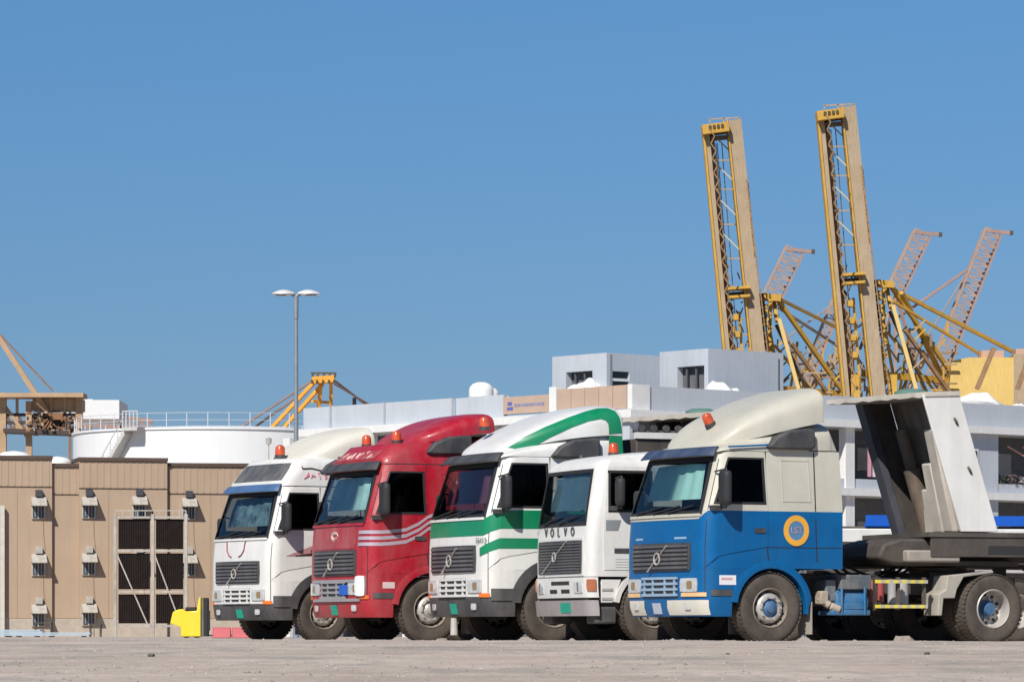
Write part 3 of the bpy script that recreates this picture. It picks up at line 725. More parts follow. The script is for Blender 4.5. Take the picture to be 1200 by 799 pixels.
# blue truck
blue, cabB = make_fh('blue_truck', 'blue and cream tractor truck nearest the camera, round yellow logo on its side', 903, 60.0, 27.0, dict(
    upper=P_cream, upper2=P_cream, lower=P_blue, zc=1.94, top=2.83, bumper=P_blue, arch=P_blue, roof=ROOF_LOW, deflector=DEF_LOW,
    visor=M_visorblue, hub=mat('dusty_blue_hub', (.02, .11, .25), .6, dust=.4), curtain=C_teal, plate=M_plategrey, platey=-.10, lslat=mat('pale_blue_slat', (.25, .38, .52), .4, dust=.3), signal=mat('pale_amber_lens', (.70, .45, .22), .3), full=True, de=5.0, sigx=('f', .62), ductz=2.85, cowl=P_cream))
def blue_details():
    # white bumper panels
    for a, b in ((('c', -1.1), ('f', -.50)), (('f', .22), ('c', 1.62))):
        m = MB(); cabB.patch(m, [(*a, .42), (*b, .42), (*b, .64), (*a, .64)], .001, .007, 8, 2, rnd=.01); m.build('bumper_panel', P_ivory, blue, angle=60)
    cw = MB(); cabB.patch(cw, [('c', -1.9, 1.82), ('c', 1.1, 1.82), ('c', 1.1, 1.93), ('c', -1.9, 1.93)], .001, .003, 16, 1); cabB.patch(cw, [('c', 1.1, 1.82), ('c', 1.48, 1.935), ('c', 1.48, 1.94), ('c', 1.1, 1.93)], .001, .003, 5, 1); cw.build('cream_band', P_cream, blue, angle=60)
    # upper stripe
    st = MB(); st.prism([(.70, 2.885), (.02, 2.925), (-.02, 2.90), (.68, 2.86)], 1.155, 1.165); st.build('blue_flash', P_blue, blue)
    # ring logo
    hwv = 1.2265
    lg = MB(); n = 36; ri, ro = .135, .215; cx, cz = -.42, 1.66
    ang = [2 * math.pi * i / n for i in range(n)]
    y = hwv + .010
    lg.rings([[(cx + r_ * math.cos(a), y + dy, cz + r_ * 1.05 * math.sin(a)) for a in ang] for r_, dy in ((ro, -.008), (ro, 0), (ri, 0), (ri, -.008))], cap=False, m=0)
    lg.add([(cx + ri * math.cos(a), y - .003, cz + ri * 1.05 * math.sin(a)) for a in ang], [tuple(range(n))], 1)
    o = lg.build('round_logo', [mat('logo_yellow', (.72, .36, .04), .5), mat('logo_blue', (.08, .20, .36), .5)], blue)
    me = text_mesh('LST', .13); me.materials.append(mat('logo_letter', (.42, .27, .26), .5))
    t = link('logo_lettering', me, o); t.location = (cx, y, cz); t.rotation_euler = (R(90), 0, math.pi)
    lb = MB(); cabB.patch(lb, [('s', .88, .86), ('s', .60, .86), ('s', .60, 1.0), ('s', .88, 1.0)], .001, .004, 2, 1)
    so_ = lb.build('door_sticker', P_label, blue)
    l2 = MB(); cabB.patch(l2, [('s', .85, .93), ('s', .66, .93), ('s', .66, .965), ('s', .85, .965)], .005, .002, 2, 1); l2.build('sticker_print', mat('sticker_red', (.6, .35, .36), .5), so_)
    for a, b in ((-.80, -.55), (.42, .74)):
        m = MB(); cabB.patch(m, [('f', a, 1.535), ('f', b, 1.535), ('f', b, 1.565), ('f', a, 1.565)], .002, .004, 4, 1); m.build('front_badge', mat('badge_grey', (.25, .40, .55), .4), blue, angle=60)
    beacon(blue, (.42, .18, 3.22), (0, R(12), 0), 1.0).rotation_euler = (0, R(28), 0)
    before = set(o.name for o in blue.children)
    # battery box, tank, catwalk, hoses
    tk = MB()
    tk.tube((-1.55, .92, .62), (-2.10, .92, .62), .20, .20, 20); tk.bb(-1.45, -2.12, .72, 1.14, .42, .50)
    tk.bb(-1.5, -2.08, .80, 1.13, .50, .60); tk.beam((-1.62, 1.14, .42), (-1.62, 1.14, .84), .04, .03); tk.beam((-2.02, 1.14, .42), (-2.02, 1.14, .84), .04, .03)
    tk.build('air_tank', mat('worn_blue_steel', (.02, .13, .28), .6, var=.3, dust=.5, dustcol=(.2, .2, .2)), blue, bevel=.015)
    bx = MB(); bx.bb(-1.62, -2.15, .62, 1.12, .80, 1.02); bx.bb(-1.40, -1.58, .7, 1.05, .62, .95); bx.build('battery_box', mat('battery_box_grey', (.10, .12, .14), .6, var=.3, dust=.6), blue, bevel=.02)
    ex = MB(); ex.path([(-1.30, 1.0, .68), (-1.45, 1.08, .56), (-1.60, 1.12, .50)], .06, 12); ex.bb(-1.28, -1.42, .92, 1.1, .58, .78); ex.build('exhaust_outlet', mat('rusty_beige', (.34, .28, .22), .8, var=.3, dust=.5), blue, bevel=.02)
    M_y = mat('yellow_stripe', (.75, .62, .05), .5, var=.1, dust=.2); M_k = mat('black_stripe', (.03, .03, .03), .6)
    for z in (.53, .90):
        g = MB(); n = 12
        for k in range(n):
            g.bb(-2.22 - k * .075, -2.22 - (k + 1) * .075, 1.10, 1.15, z, z + .05, 0 if k % 2 == 0 else 1)
        g.build('striped_guard', [M_y, mat('white_stripe', (.45, .42, .32), .6)], blue)
    po = MB()
    for x in (-2.22, -2.62, -3.08): po.bb(x, x - .04, 1.04, 1.10, .5, .99)
    po.bb(-2.15, -3.15, .55, .62, .75, .98)
    po.build('guard_post', M_chassis, blue)
    rd = MB(); rd.tube((-2.35, .80, .62), (-2.35, .80, .95), .07); rd.tube((-2.50, .80, .62), (-2.50, .80, .95), .055); rd.build('red_cylinder', mat('faded_red_steel', (.32, .05, .05), .6, dust=.4), blue)
    wh = MB(); wh.tube((-2.68, .85, .60), (-2.68, .85, .96), .07); wh.tube((-2.86, .85, .60), (-2.86, .85, .96), .09); wh.build('grey_cylinder', mat('grey_cylinder_paint', (.33, .34, .36), .5, dust=.4), blue)
    # rear mudguard with bracket
    M_b = mat('bare_beige_steel', (.33, .31, .27), .7, var=.25, dust=.4)
    mg = MB(); mg.prism([(-3.14, 1.02), (-3.95, 1.10), (-3.95, 1.06), (-3.42, 1.0), (-3.30, .82), (-3.26, .68), (-3.06, .68), (-3.03, .42), (-2.96, .42), (-2.98, .74), (-3.1, .80)][::-1], .72, 1.12); mg.build('mudguard_bracket', M_b, blue, bevel=.01)
    for o in blue.children:
        if o.name not in before and o.name.split('.')[0] != 'mudguard_bracket': o.location.x += .36
    hs = MB()
    for k, y0 in enumerate((-.3, 0, .3)):
        pts = [Vector((-1.35 - t * 1.9, y0 + .1 * math.sin(t * 9 + k), 1.75 - 2.1 * t * (1 - t) - .42 * t)) for t in [i / 12 for i in range(13)]]; hs.path(pts, .022, 6)
    hs.build('air_hose', M_rubber, blue)
blue_details()

# white boxy truck ---------------------------------------------------
def make_boxy(px, Y, theta):
    th = R(theta); W = Vector(((px - 600) * Y / F, Y, 0)); org = W - Vector((math.sin(th), -math.cos(th), 0)) * 1.2
    root = empty('white_truck', (org.x, org.y, 0), math.pi + th); tag(root, 'older boxy white truck with a square black grille, between the blue and green striped trucks', 'truck', 'tractor trucks parked in a row')
    xf = [(0.38, 1.03), (0.9, 1.08), (1.5, 1.08), (1.9, 1.05), (2.72, .90), (2.78, .85), (2.86, .70)]
    hw = [(0.38, 1.16), (1.9, 1.20), (2.72, 1.14), (2.80, 1.09), (2.86, .98)]
    cab = Cab(xf, hw, -.75, .17, .035)
    cps = lambda v: (lambda z: v); cs = lambda x: (lambda z: cab.ps(x, z))
    half = [cps(1.3), cps(1.7), cps(2.0), cs(.74), cs(.04), cs(-.08), cps(3.0)]
    front = [cps(v) for v in (-1, -.6, -.2, .2, .6, 1)]
    cols = [(lambda f: (lambda z: -f(z)))(f) for f in half[::-1]] + front + half; nL = len(cols)
    rows = [1.02, 1.4, 1.82, 2.02, 2.2, 2.4, 2.62, 2.66, 2.74, 2.79, 2.83, 2.86]
    r = rows.index
    cf = nL - 1 - 3; h = [(7, nL - 1 - 7, r(1.82), r(2.66)), (cf, cf + 1, r(2.02), r(2.62)), (nL - 2 - cf, nL - 1 - cf, r(2.02), r(2.62))]
    shell(cab, cols, rows, h, lambda z, i: 0).build('cab_body', P_white, root, angle=45)
    g = MB(); g.grid(lambda u, v: cab.pt(lerp(-1.03, 1.03, u), lerp(1.81, 2.67, v), -.012), 12, 5); g.build('windscreen', M_glass, root, angle=60)
    fr = MB()
    for a, b in ((1.80, 1.86), (2.61, 2.67)): fr.grid(lambda u, v: cab.pt(lerp(-1.05, 1.05, u), lerp(a, b, v), .006), 12, 1)
    for sd in (1, -1): fr.grid(lambda u, v: cab.pt(sd * lerp(.95, 1.05, u), lerp(1.81, 2.67, v), .007), 2, 4)
    fr.build('windscreen_seal', M_rubber, root, angle=60)
    wp = MB()
    for y0, y1 in ((-.7, -.05), (.0, .65)): wp.beam(cab.pt(cab.pf(y0, 1.84), 1.84, .03), cab.pt(cab.pf(y1, 1.95), 1.95, .03), .02, .02)
    wp.build('wiper', M_rubber, root)
    im = MB(); im.bb(.70, .73, -.16, .16, 2.44, 2.54); im.build('interior_mirror', M_rubber, root)
    interior(root, cab, mat('pale_green_curtain', (.80, .92, .84), .9, var=.12, scale=2), zlo=1.88, ztop=2.70, cx=.55, shade_y=(-.85, .62))
    for sd in (1, -1):
        d = MB(); K = dict(off=0.0, th=.009, side=sd)
        cab.patch(d, [('s', .82, 1.12), ('s', -.02, 1.12), ('s', -.02, 2.02), ('s', .82, 2.02)], nu=4, nv=3, **K)
        cab.patch(d, [('s', .82, 2.02), ('s', .74, 2.02), ('s', .72, 2.62), ('s', .76, 2.62)], nu=1, nv=3, **K)
        cab.patch(d, [('s', .04, 2.02), ('s', -.02, 2.02), ('s', -.02, 2.62), ('s', .04, 2.62)], nu=1, nv=3, **K)
        cab.patch(d, [('s', .76, 2.62), ('s', -.02, 2.62), ('s', -.02, 2.70), ('s', .76, 2.70)], nu=4, nv=1, **K)
        door = d.build('door', P_white, root, angle=60)
        hd = MB(); cab.patch(hd, [('s', .66, 1.38), ('s', .42, 1.38), ('s', .42, 1.45), ('s', .66, 1.45)], .011, .01, 2, 1, side=sd); hd.build('door_handle', M_dark, door)
        ve = MB()
        for z in (1.16, 1.20, 1.24, 1.28): cab.patch(ve, [('s', .64, z), ('s', .34, z), ('s', .34, z + .01), ('s', .64, z + .01)], .009, .004, 2, 1, side=sd)
        ve.build('door_vent', mat('shaded_white_trim', (.45, .45, .45), .5), door)
        sg = MB(); cab.patch(sg, [('s', .75, 2.01), ('s', .03, 2.01), ('s', .03, 2.63), ('s', .75, 2.63)], -.012, .004, 4, 4, side=sd); sg.build('side_window', M_sglass, root, angle=60)
        fr = MB()
        for a in ([('s', .76, 2.00), ('s', .02, 2.00), ('s', .02, 2.04), ('s', .76, 2.04)], [('s', .76, 2.60), ('s', .02, 2.60), ('s', .02, 2.64), ('s', .76, 2.64)], [('s', .06, 2.00), ('s', .02, 2.00), ('s', .02, 2.64), ('s', .06, 2.64)], [('s', .76, 2.00), ('s', .72, 2.00), ('s', .70, 2.64), ('s', .74, 2.64)]): cab.patch(fr, a, .009, .006, 2, 2, side=sd)
        fr.build('window_seal', M_rubber, root, angle=60)
        mirror(root, .60, 1.36, 2.30, sd, h=.42, w_=.20)
        rm = MB(); rm.lathe([(0, .02), (.09, .02), (.10, 0), (.07, -.04), (0, -.05)], (.20, sd * 1.36, 2.18), 'x', 14); rm.path([(.20, sd * 1.36, 2.18), (.20, sd * 1.26, 2.35), (.10, sd * 1.15, 2.5)], .012, 6); rm.build('wide_angle_mirror', M_dark, root)
        cm = MB(); cab.patch(cm, [('s', .80, 1.72), ('s', .60, 1.72), ('s', .56, 1.88), ('s', .80, 1.88)], .011, .003, 2, 1, side=sd); cm.build('door_decal', mat('decal_dark', (.22, .24, .25), .5), root)
        # lower corner step box
        sp = MB(); sp.prism([(.85, .98), (.52, .98), (.66, .62), (.85, .62)], sd * .80, sd * 1.14); sp.build('step_panel', P_white, root, bevel=.01)
        s2 = MB(); s2.bb(.60, .95, sd * .75, sd * 1.15, .30, .56); s2.build('step_well', M_dark, root, bevel=.03)
        s3 = MB(); s3.bb(.66, .84, sd * 1.13, sd * 1.15, .80, .84); s3.build('step_tread', M_rim, root); s3 = MB(); s3.bb(.66, .84, sd * 1.13, sd * 1.15, .66, .70); s3.build('step_tread', M_rim, root)
        ar = MB(); rings = []
        for k in range(13):
            a = R(-5 + 175 * k / 12); ca, sa = math.cos(a), math.sin(a)
            rings.append([(-.58 * ca, sd * .86, .52 + .58 * sa), (-.58 * ca, sd * 1.18, .52 + .58 * sa), (-.66 * ca, sd * 1.18, .52 + .66 * sa), (-.66 * ca, sd * .86, .52 + .66 * sa)])
        ar.rings(rings); ar.build('wheel_arch', P_white, root, angle=40)
    # grille with frame
    gm = MB(); cab.patch(gm, [('f', -.93, 1.03), ('f', 1.01, 1.03), ('f', 1.01, 1.62), ('f', -.93, 1.62)], .0, .02, 8, 2, rnd=.015); gf = gm.build('grille_frame', P_white, root, angle=60)
    gi = MB(); cab.patch(gi, [('f', -.89, 1.07), ('f', .97, 1.07), ('f', .97, 1.58), ('f', -.89, 1.58)], .02, .012, 8, 2, rnd=.015); gi.build('grille', M_dark, gf, angle=60)
    for k in range(11):
        z = 1.085 + k * .044; sl = MB(); cab.patch(sl, [('f', -.86, z), ('f', .94, z), ('f', .94, z + .018), ('f', -.86, z + .018)], .032, .012, 8, 1); sl.build('slat', mat('grille_slat', (.10, .10, .11), .4), gf, angle=60)
    em = MB(); em.beam(cab.pt(cab.pf(-.62, 1.08), 1.08, .055), cab.pt(cab.pf(.45, 1.57), 1.57, .055), .022, .01)
    c0 = cab.pt(-.05, 1.33, .06); em.path([c0 + Vector((0, .07 * math.cos(t), .07 * math.sin(t))) for t in [2 * math.pi * k / 12 for k in range(13)]], .012, 6); em.build('grille_emblem', M_rim, gf)
    for k, ch in enumerate('VOLVO'):
        me = text_mesh(ch, .20, .006); me.materials.append(M_dark); t = link('letter', me, root); y = -.60 + k * .29
        q = cab.pt(cab.pf(y, 1.71), 1.71, .012); t.location = q; t.rotation_euler = (R(90), 0, R(90))
    lp = MB(); cols_ = (('c', -2.0), ('c', 2.0))
    cab.patch(lp, [('c', -1.95, .70), ('c', 1.95, .70), ('c', 1.95, 1.01), ('c', -1.95, 1.01)], -.10, .12, 20, 2); low = lp.build('front_panel', P_white, root, angle=50)
    for a, b, z0, z1 in ((-.28, .48, .90, .955), (-.36, -.04, .77, .83), (.14, .48, .77, .83)):
        q = MB(); cab.patch(q, [('f', a, z0), ('f', b, z0), ('f', b, z1), ('f', a, z1)], .02, .004, 4, 1); q.build('air_slot', M_gap, low, angle=60)
    for sd in (1, -1):
        q = MB(); cab.patch(q, [('f', .66, .77), ('f', .98, .77), ('f', .98, .95), ('f', .66, .95)], .02, .012, 3, 2, rnd=.05, side=sd); hl = q.build('headlight', M_lamp, root, angle=60)
        q = MB(); cab.patch(q, [('f', .80, .79), ('f', .85, .79), ('f', .85, .93), ('f', .80, .93)], .032, .004, 1, 1, side=sd); q.build('lamp_divider', mat('lamp_shadow', (.12, .14, .18), .4), hl)
        q = MB(); cab.patch(q, [('c', 1.35, .80), ('c', 1.85, .80), ('c', 1.85, .98), ('c', 1.35, .98)], .02, .02, 4, 2, rnd=.05, side=sd); q.build('turn_signal', mat('brown_lens', (.38, .13, .06), .3), root, angle=60)
    bm_ = MB(); cab.patch(bm_, [('c', -1.9, .42), ('c', 1.9, .42), ('c', 1.9, .66), ('c', -1.9, .66)], -.02, .08, 18, 2, rnd=.01); bm_.build('bumper', mat('dull_silver', (.40, .38, .38), .4, .5, var=.15, dust=.35), root, angle=50)
    bs = MB(); bs.bb(.2, 1.05, -1.05, 1.05, .45, 1.0); bs.build('radiator_mass', M_chassis, root)
    q = MB(); c_ = .36; cab.patch(q, [('f', c_ - .19, .47), ('f', c_ + .19, .47), ('f', c_ + .19, .62), ('f', c_ - .19, .62)], .062, .01, 2, 1); q.build('number_plate', M_plate, root, angle=60)
    rm_, dn = arch_loft([(.70, .85, 2.83, 2.865), (.50, .98, 2.83, 2.90), (0, 1.0, 2.83, 2.95), (-.6, 1.0, 2.83, 2.98), (-.74, .95, 2.83, 2.95)], e=4); rm_.build('roof', P_white, root)
    beacon(root, (.42, .55, 2.88), sc=1.0)
    ho = MB(); ho.lathe([(0, 0), (.05, 0), (.04, .05), (0, .06)], (.60, -.35, 2.88), 'z', 10); ho.build('roof_marker_lamp', M_dark, root)
    chassis_parts(root, M_rim, False)
    return root, cab
boxy, cabW = make_boxy(767, 62.7, 20.0)

# green striped truck --------------------------------------------------
green, cabG = make_fh('green_striped_truck', 'white tractor truck with green stripes and a green ribbon on its roof deflector', 650, 65.5, 23.5, dict(scale=1.055,
    upper=P_white, upper2=P_white, lower=P_white, zc=1.94, top=2.83, bumper=M_dark, arch=M_dark, roof=ROOF_LOW, deflector=DEF_GREEN, ductz=2.80, archblk=True,
    visor=M_visor, hub=M_rim, curtain=C_mauve, lslat=P_white, platey=.05,
    stripe=P_green, ribbon=[((.62, 2.96), (.42, 2.93)), ((.38, 3.12), (.22, 2.99)), ((.05, 3.28), (.0, 3.12)), ((-.35, 3.44), (-.35, 3.28)), ((-.62, 3.53), (-.60, 3.37)), ((-.85, 3.585), (-.80, 3.41)), ((-1.0, 3.59), (-.88, 3.39)), ((-1.09, 3.54), (-.92, 3.34)), ((-1.13, 3.42), (-.93, 3.26)), ((-1.15, 3.20), (-.93, 3.18))]))
def green_details():
    s = MB()
    cabG.patch(s, [('c', -1.9, 1.62), ('c', 1.15, 1.62), ('c', 1.15, 1.86), ('c', -1.9, 1.86)], .002, .003, 20, 2)
    cabG.patch(s, [('c', 1.15, 1.62), ('c', 1.9, 1.72), ('c', 1.9, 2.00), ('c', 1.15, 1.86)], .009, .003, 8, 2)
    for sd in (1,):
        cabG.patch(s, [('c', 1.9, 1.72), ('s', -1.21, 1.73), ('s', -1.21, 2.01), ('c', 1.9, 2.00)], .009, .003, 16, 2)
        cabG.patch(s, [('c', 1.05, 1.31), ('c', 1.9, 1.42), ('c', 1.9, 1.58), ('c', 1.05, 1.43)], .009, .003, 8, 2)
        cabG.patch(s, [('c', 1.9, 1.42), ('s', -1.21, 1.43), ('s', -1.21, 1.58), ('c', 1.9, 1.58)], .009, .003, 16, 2)
    s.build('green_stripe', P_green, green, angle=60)
    # dark lower step area
    d = MB(); cabG.patch(d, [('c', 1.6, .64), ('s', .66, .64), ('s', .66, .82), ('c', 1.6, .82)], .002, .014, 5, 1); d.build('lower_step', M_dark, green, angle=60)
    me = text_mesh('FH12', .12, .003); me.materials.append(mat('badge_text', (.18, .22, .2), .5)); t = link('model_lettering', me, green)
    q = cabG.pt(1.12, 1.54, .012); t.location = q; t.rotation_euler = (R(90), 0, R(105))
    beacon(green, (.50, -.35, 3.28), sc=1.0); 
    tf = MB(); tf.tube((1.13, -.05, .12), (1.13, -.05, .38), .06, .05, 10); tf.build('tow_bar', mat('beige_cylinder', (.42, .40, .36), .7), green)
    # rear column of the deflector in green
    s = MB(); s.prism([(-.95, 2.86), (-1.18, 2.86), (-1.16, 3.17), (-.94, 3.17)], 1.115, 1.135); s.build('green_band', P_green, green)
green_details()

# red truck --------------------------------------------------
RT = 3.17
red, cabR = make_fh('red_truck', 'red high-roof tractor truck with silver wave stripes on the door', 505, 68.2, 25.0, dict(scale=1.045,
    upper=P_red, upper2=P_red, lower=P_red, zc=1.94, top=RT, bumper=P_red, arch=P_red,
    deflector=[(0.16, .60, 3.17, 3.21), (0.05, .85, 3.19, 3.33), (-.20, 1.0, 3.22, 3.47), (-.50, 1.06, 3.26, 3.60), (-.85, 1.09, 3.34, 3.68), (-1.12, 1.09, 3.36, 3.70), (-1.17, 1.08, 3.36, 3.69)],
    roof=[(.50, .85, 3.12, 3.175), (.2, .98, 3.13, 3.21), (-.6, 1.0, 3.13, 3.28), (-1.12, 1.0, 3.13, 3.34), (-1.20, .98, 3.12, 3.30)],
    visor=M_visor, hub=M_rim, curtain=mat('pale_blue_curtain', (.46, .60, .62), .9, var=.25, scale=2.5), ductz=3.0, ducty=.96, lslat=mat('silver_slat', (.42, .42, .43), .35, .5), platey=.02, signal=mat('red_orange_lens', (.55, .12, .03), .3)))
def red_details():
    s = MB()
    for k in range(3):
        z0 = 1.56 + k * .095
        cabR.strip(s, [('c', .95, z0), ('c', 1.3, z0), ('c', 1.65, z0), ('c', 2.0, z0), ('s', .72, z0 + .01), ('s', .45, z0 + .04), ('s', .22, z0 + .14), ('s', .06, z0 + .25), ('s', -.10, z0 + .30), ('s', -.5, z0 + .33), ('s', -1.21, z0 + .33)], .055, .010)
    s.build('silver_stripe', P_silver, red, angle=60)
    # dusty front hood patch + upper front panel
    d = MB(); cabR.patch(d, [('f', -.94, 1.50), ('f', .80, 1.50), ('f', .84, 1.86), ('f', -.94, 1.86)], .001, .003, 10, 3, rnd=.02); hood = d.build('front_flap', P_reddust, red, angle=60)
    em = MB(); c0 = cabR.pt(.05, 1.70, .012)
    for r_, t0 in ((.11, 0), (.07, 1)):
        em.path([c0 + Vector((0, r_ * 1.2 * math.cos(t), r_ * .6 * math.sin(t))) for t in [t0 + 4.6 * k / 12 for k in range(13)]], .010, 5)
    em.build('front_emblem', mat('faded_pink', (.62, .50, .48), .5), hood)
    up = MB(); cabR.patch(up, [('f', -.80, 2.93), ('f', .80, 2.93), ('f', .76, RT - .10), ('f', -.76, RT - .10)], .002, .010, 10, 3, rnd=.02); pn = up.build('roof_sign_panel', P_reddust, red, angle=60)
    rnd = random.Random(5); w_ = MB()
    for x0 in (-.58, -.36, -.16, .08, .32, .55):
        pts = [(x0 + rnd.uniform(-.02, .14), 3.0 + rnd.uniform(-.06, .06)) for _ in range(4)]
        w_.path([cabR.pt(cabR.pf(y, z), z, .018) for y, z in pts], .011, 5)
    o = w_.build('painted_script', mat('script_pink', (.66, .42, .40), .6), pn); o['kind'] = 'stuff'
    beacon(red, (.26, .42, 3.19)); beacon(red, (.30, -.72, 3.17))
    fr = MB(); cabR.patch(fr, [('f', -.86, .655), ('c', 1.05, .655), ('c', 1.05, .70), ('f', -.86, .70)], .002, .03, 12, 1); cabR.patch(fr, [('f', -.86, .96), ('c', 1.05, .96), ('c', 1.05, 1.005), ('f', -.86, 1.005)], .002, .03, 12, 1); fr.build('silver_frame', mat('silver_slat', (.42, .42, .43), .35, .5), red, angle=60)
    q = MB(); cabR.patch(q, [('f', .34, .76), ('f', .62, .76), ('f', .62, .92), ('f', .34, .92)], .034, .01, 3, 1); q.build('blue_tag', mat('strong_blue', (.01, .10, .50), .4), red, angle=60)
    q = MB(); cabR.patch(q, [('c', .92, .74), ('c', 1.40, .74), ('c', 1.40, 1.06), ('c', .92, 1.06)], .0, .05, 5, 3, rnd=.08); q.build('corner_lamp', mat('white_lens', (.72, .76, .76), .2), red, angle=60)
    q = MB(); cabR.patch(q, [('s', .85, .86), ('s', .64, .86), ('s', .64, .96), ('s', .85, .96)], .002, .004, 2, 1); q.build('faded_sticker', mat('faded_pink', (.62, .50, .48), .5), red)
red_details()

# leftmost white truck --------------------------------------------------
WT_TOP = 3.36
leftw, cabL = make_fh('high_roof_white_truck', 'leftmost white high-roof tractor truck with a dark blue visor and dark upper lamp panel', 380, 71.4, 31.0, dict(scale=.955,
    upper=P_white, upper2=P_white, lower=P_white, zc=1.94, top=WT_TOP, bumper=M_dark, arch=M_dark, archblk=True, deflmat=P_ivory,
    deflector=[(0.26, .50, 3.31, 3.35), (0.14, .80, 3.33, 3.44), (-.15, .95, 3.36, 3.62), (-.60, 1.02, 3.42, 3.85), (-1.05, 1.03, 3.48, 3.97), (-1.15, 1.03, 3.48, 3.98)],
    visor=mat('faded_blue_visor', (.05, .115, .25), .4, dust=.3, dustcol=(.15, .2, .28)), hub=M_rim, curtain=C_blue, ductz=3.06, ducty=.94, lslat=P_white, platey=.12))
def left_details():
    up = MB(); cabL.patch(up, [('f', -.86, 2.95), ('c', 1.35, 2.95), ('c', 1.3, 3.27), ('f', -.84, 3.27)], .002, .012, 12, 3, rnd=.02); up.build('upper_lamp_panel', mat('smoked_panel', (.07, .072, .075), .4, dust=.8, dustcol=(.21, .20, .18)), leftw, angle=60)
    for sgn in (-1, 1):
        hn = MB()
        pts = [(sgn * .14, 1.56), (sgn * .26, 1.60), (sgn * .34, 1.68), (sgn * .36, 1.80), (sgn * .38, 1.84)]
        for (a, b), (c_, d) in zip(pts[:-1], pts[1:]):
            hn.beam(cabL.pt(cabL.pf(a - .05, b), b, .008), cabL.pt(cabL.pf(c_ - .05, d), d, .008), .006, .035, up=(1, 0, 0))
        hn.build('horn_decal', mat('decal_maroon', (.28, .08, .09), .5), leftw)
    sp = MB(); cabL.patch(sp, [('s', .80, 1.56), ('s', .08, 1.58), ('s', .08, 1.82), ('s', .80, 1.565)], .011, .003, 8, 2, m=0); cabL.patch(sp, [('s', .62, 1.56), ('s', .08, 1.58), ('s', .08, 1.645), ('s', .62, 1.575)], .014, .002, 8, 1, m=1)
    sp.build('door_flash', [mat('decal_pink', (.42, .22, .22), .5), mat('decal_black', (.04, .02, .02), .5)], leftw, angle=60)
    rnd = random.Random(9); w_ = MB()
    for k in range(7):
        x0 = .36 - k * .13; pts = [(x0 + rnd.uniform(-.10, .02), 3.04 + rnd.uniform(-.07, .07)) for _ in range(4)]
        w_.path([cabL.pt(cabL.ps(x, z), z, .006) for x, z in pts], .012, 5)
    o = w_.build('painted_script', mat('script_red', (.62, .25, .30), .6), leftw); o['kind'] = 'stuff'
    w2 = MB(); w2.path([cabL.pt(cabL.ps(x, z), z, .006) for x, z in ((.55, 3.20), (.40, 3.16), (.2, 3.17), (0, 3.13), (-.2, 3.15), (-.4, 3.11))], .012, 5); w2.build('painted_line', mat('decal_black', (.04, .02, .02), .5), leftw)
    b = beacon(leftw, (.33, .10, 3.38), sc=1.2)
    ho = MB(); ho.lathe([(0, 0), (.05, 0), (.06, .10), (0, .12)], (.40, -.22, 3.66), 'z', 10); ho.path([(.40, -.22, 3.34), (.40, -.22, 3.68)], .012); ho.build('air_horn', M_rim, leftw)
    d = MB(); cabL.patch(d, [('c', 1.6, .64), ('s', .66, .64), ('s', .66, .84), ('c', 1.6, .84)], .002, .014, 5, 1); d.build('lower_step', M_dark, leftw, angle=60)
left_details()

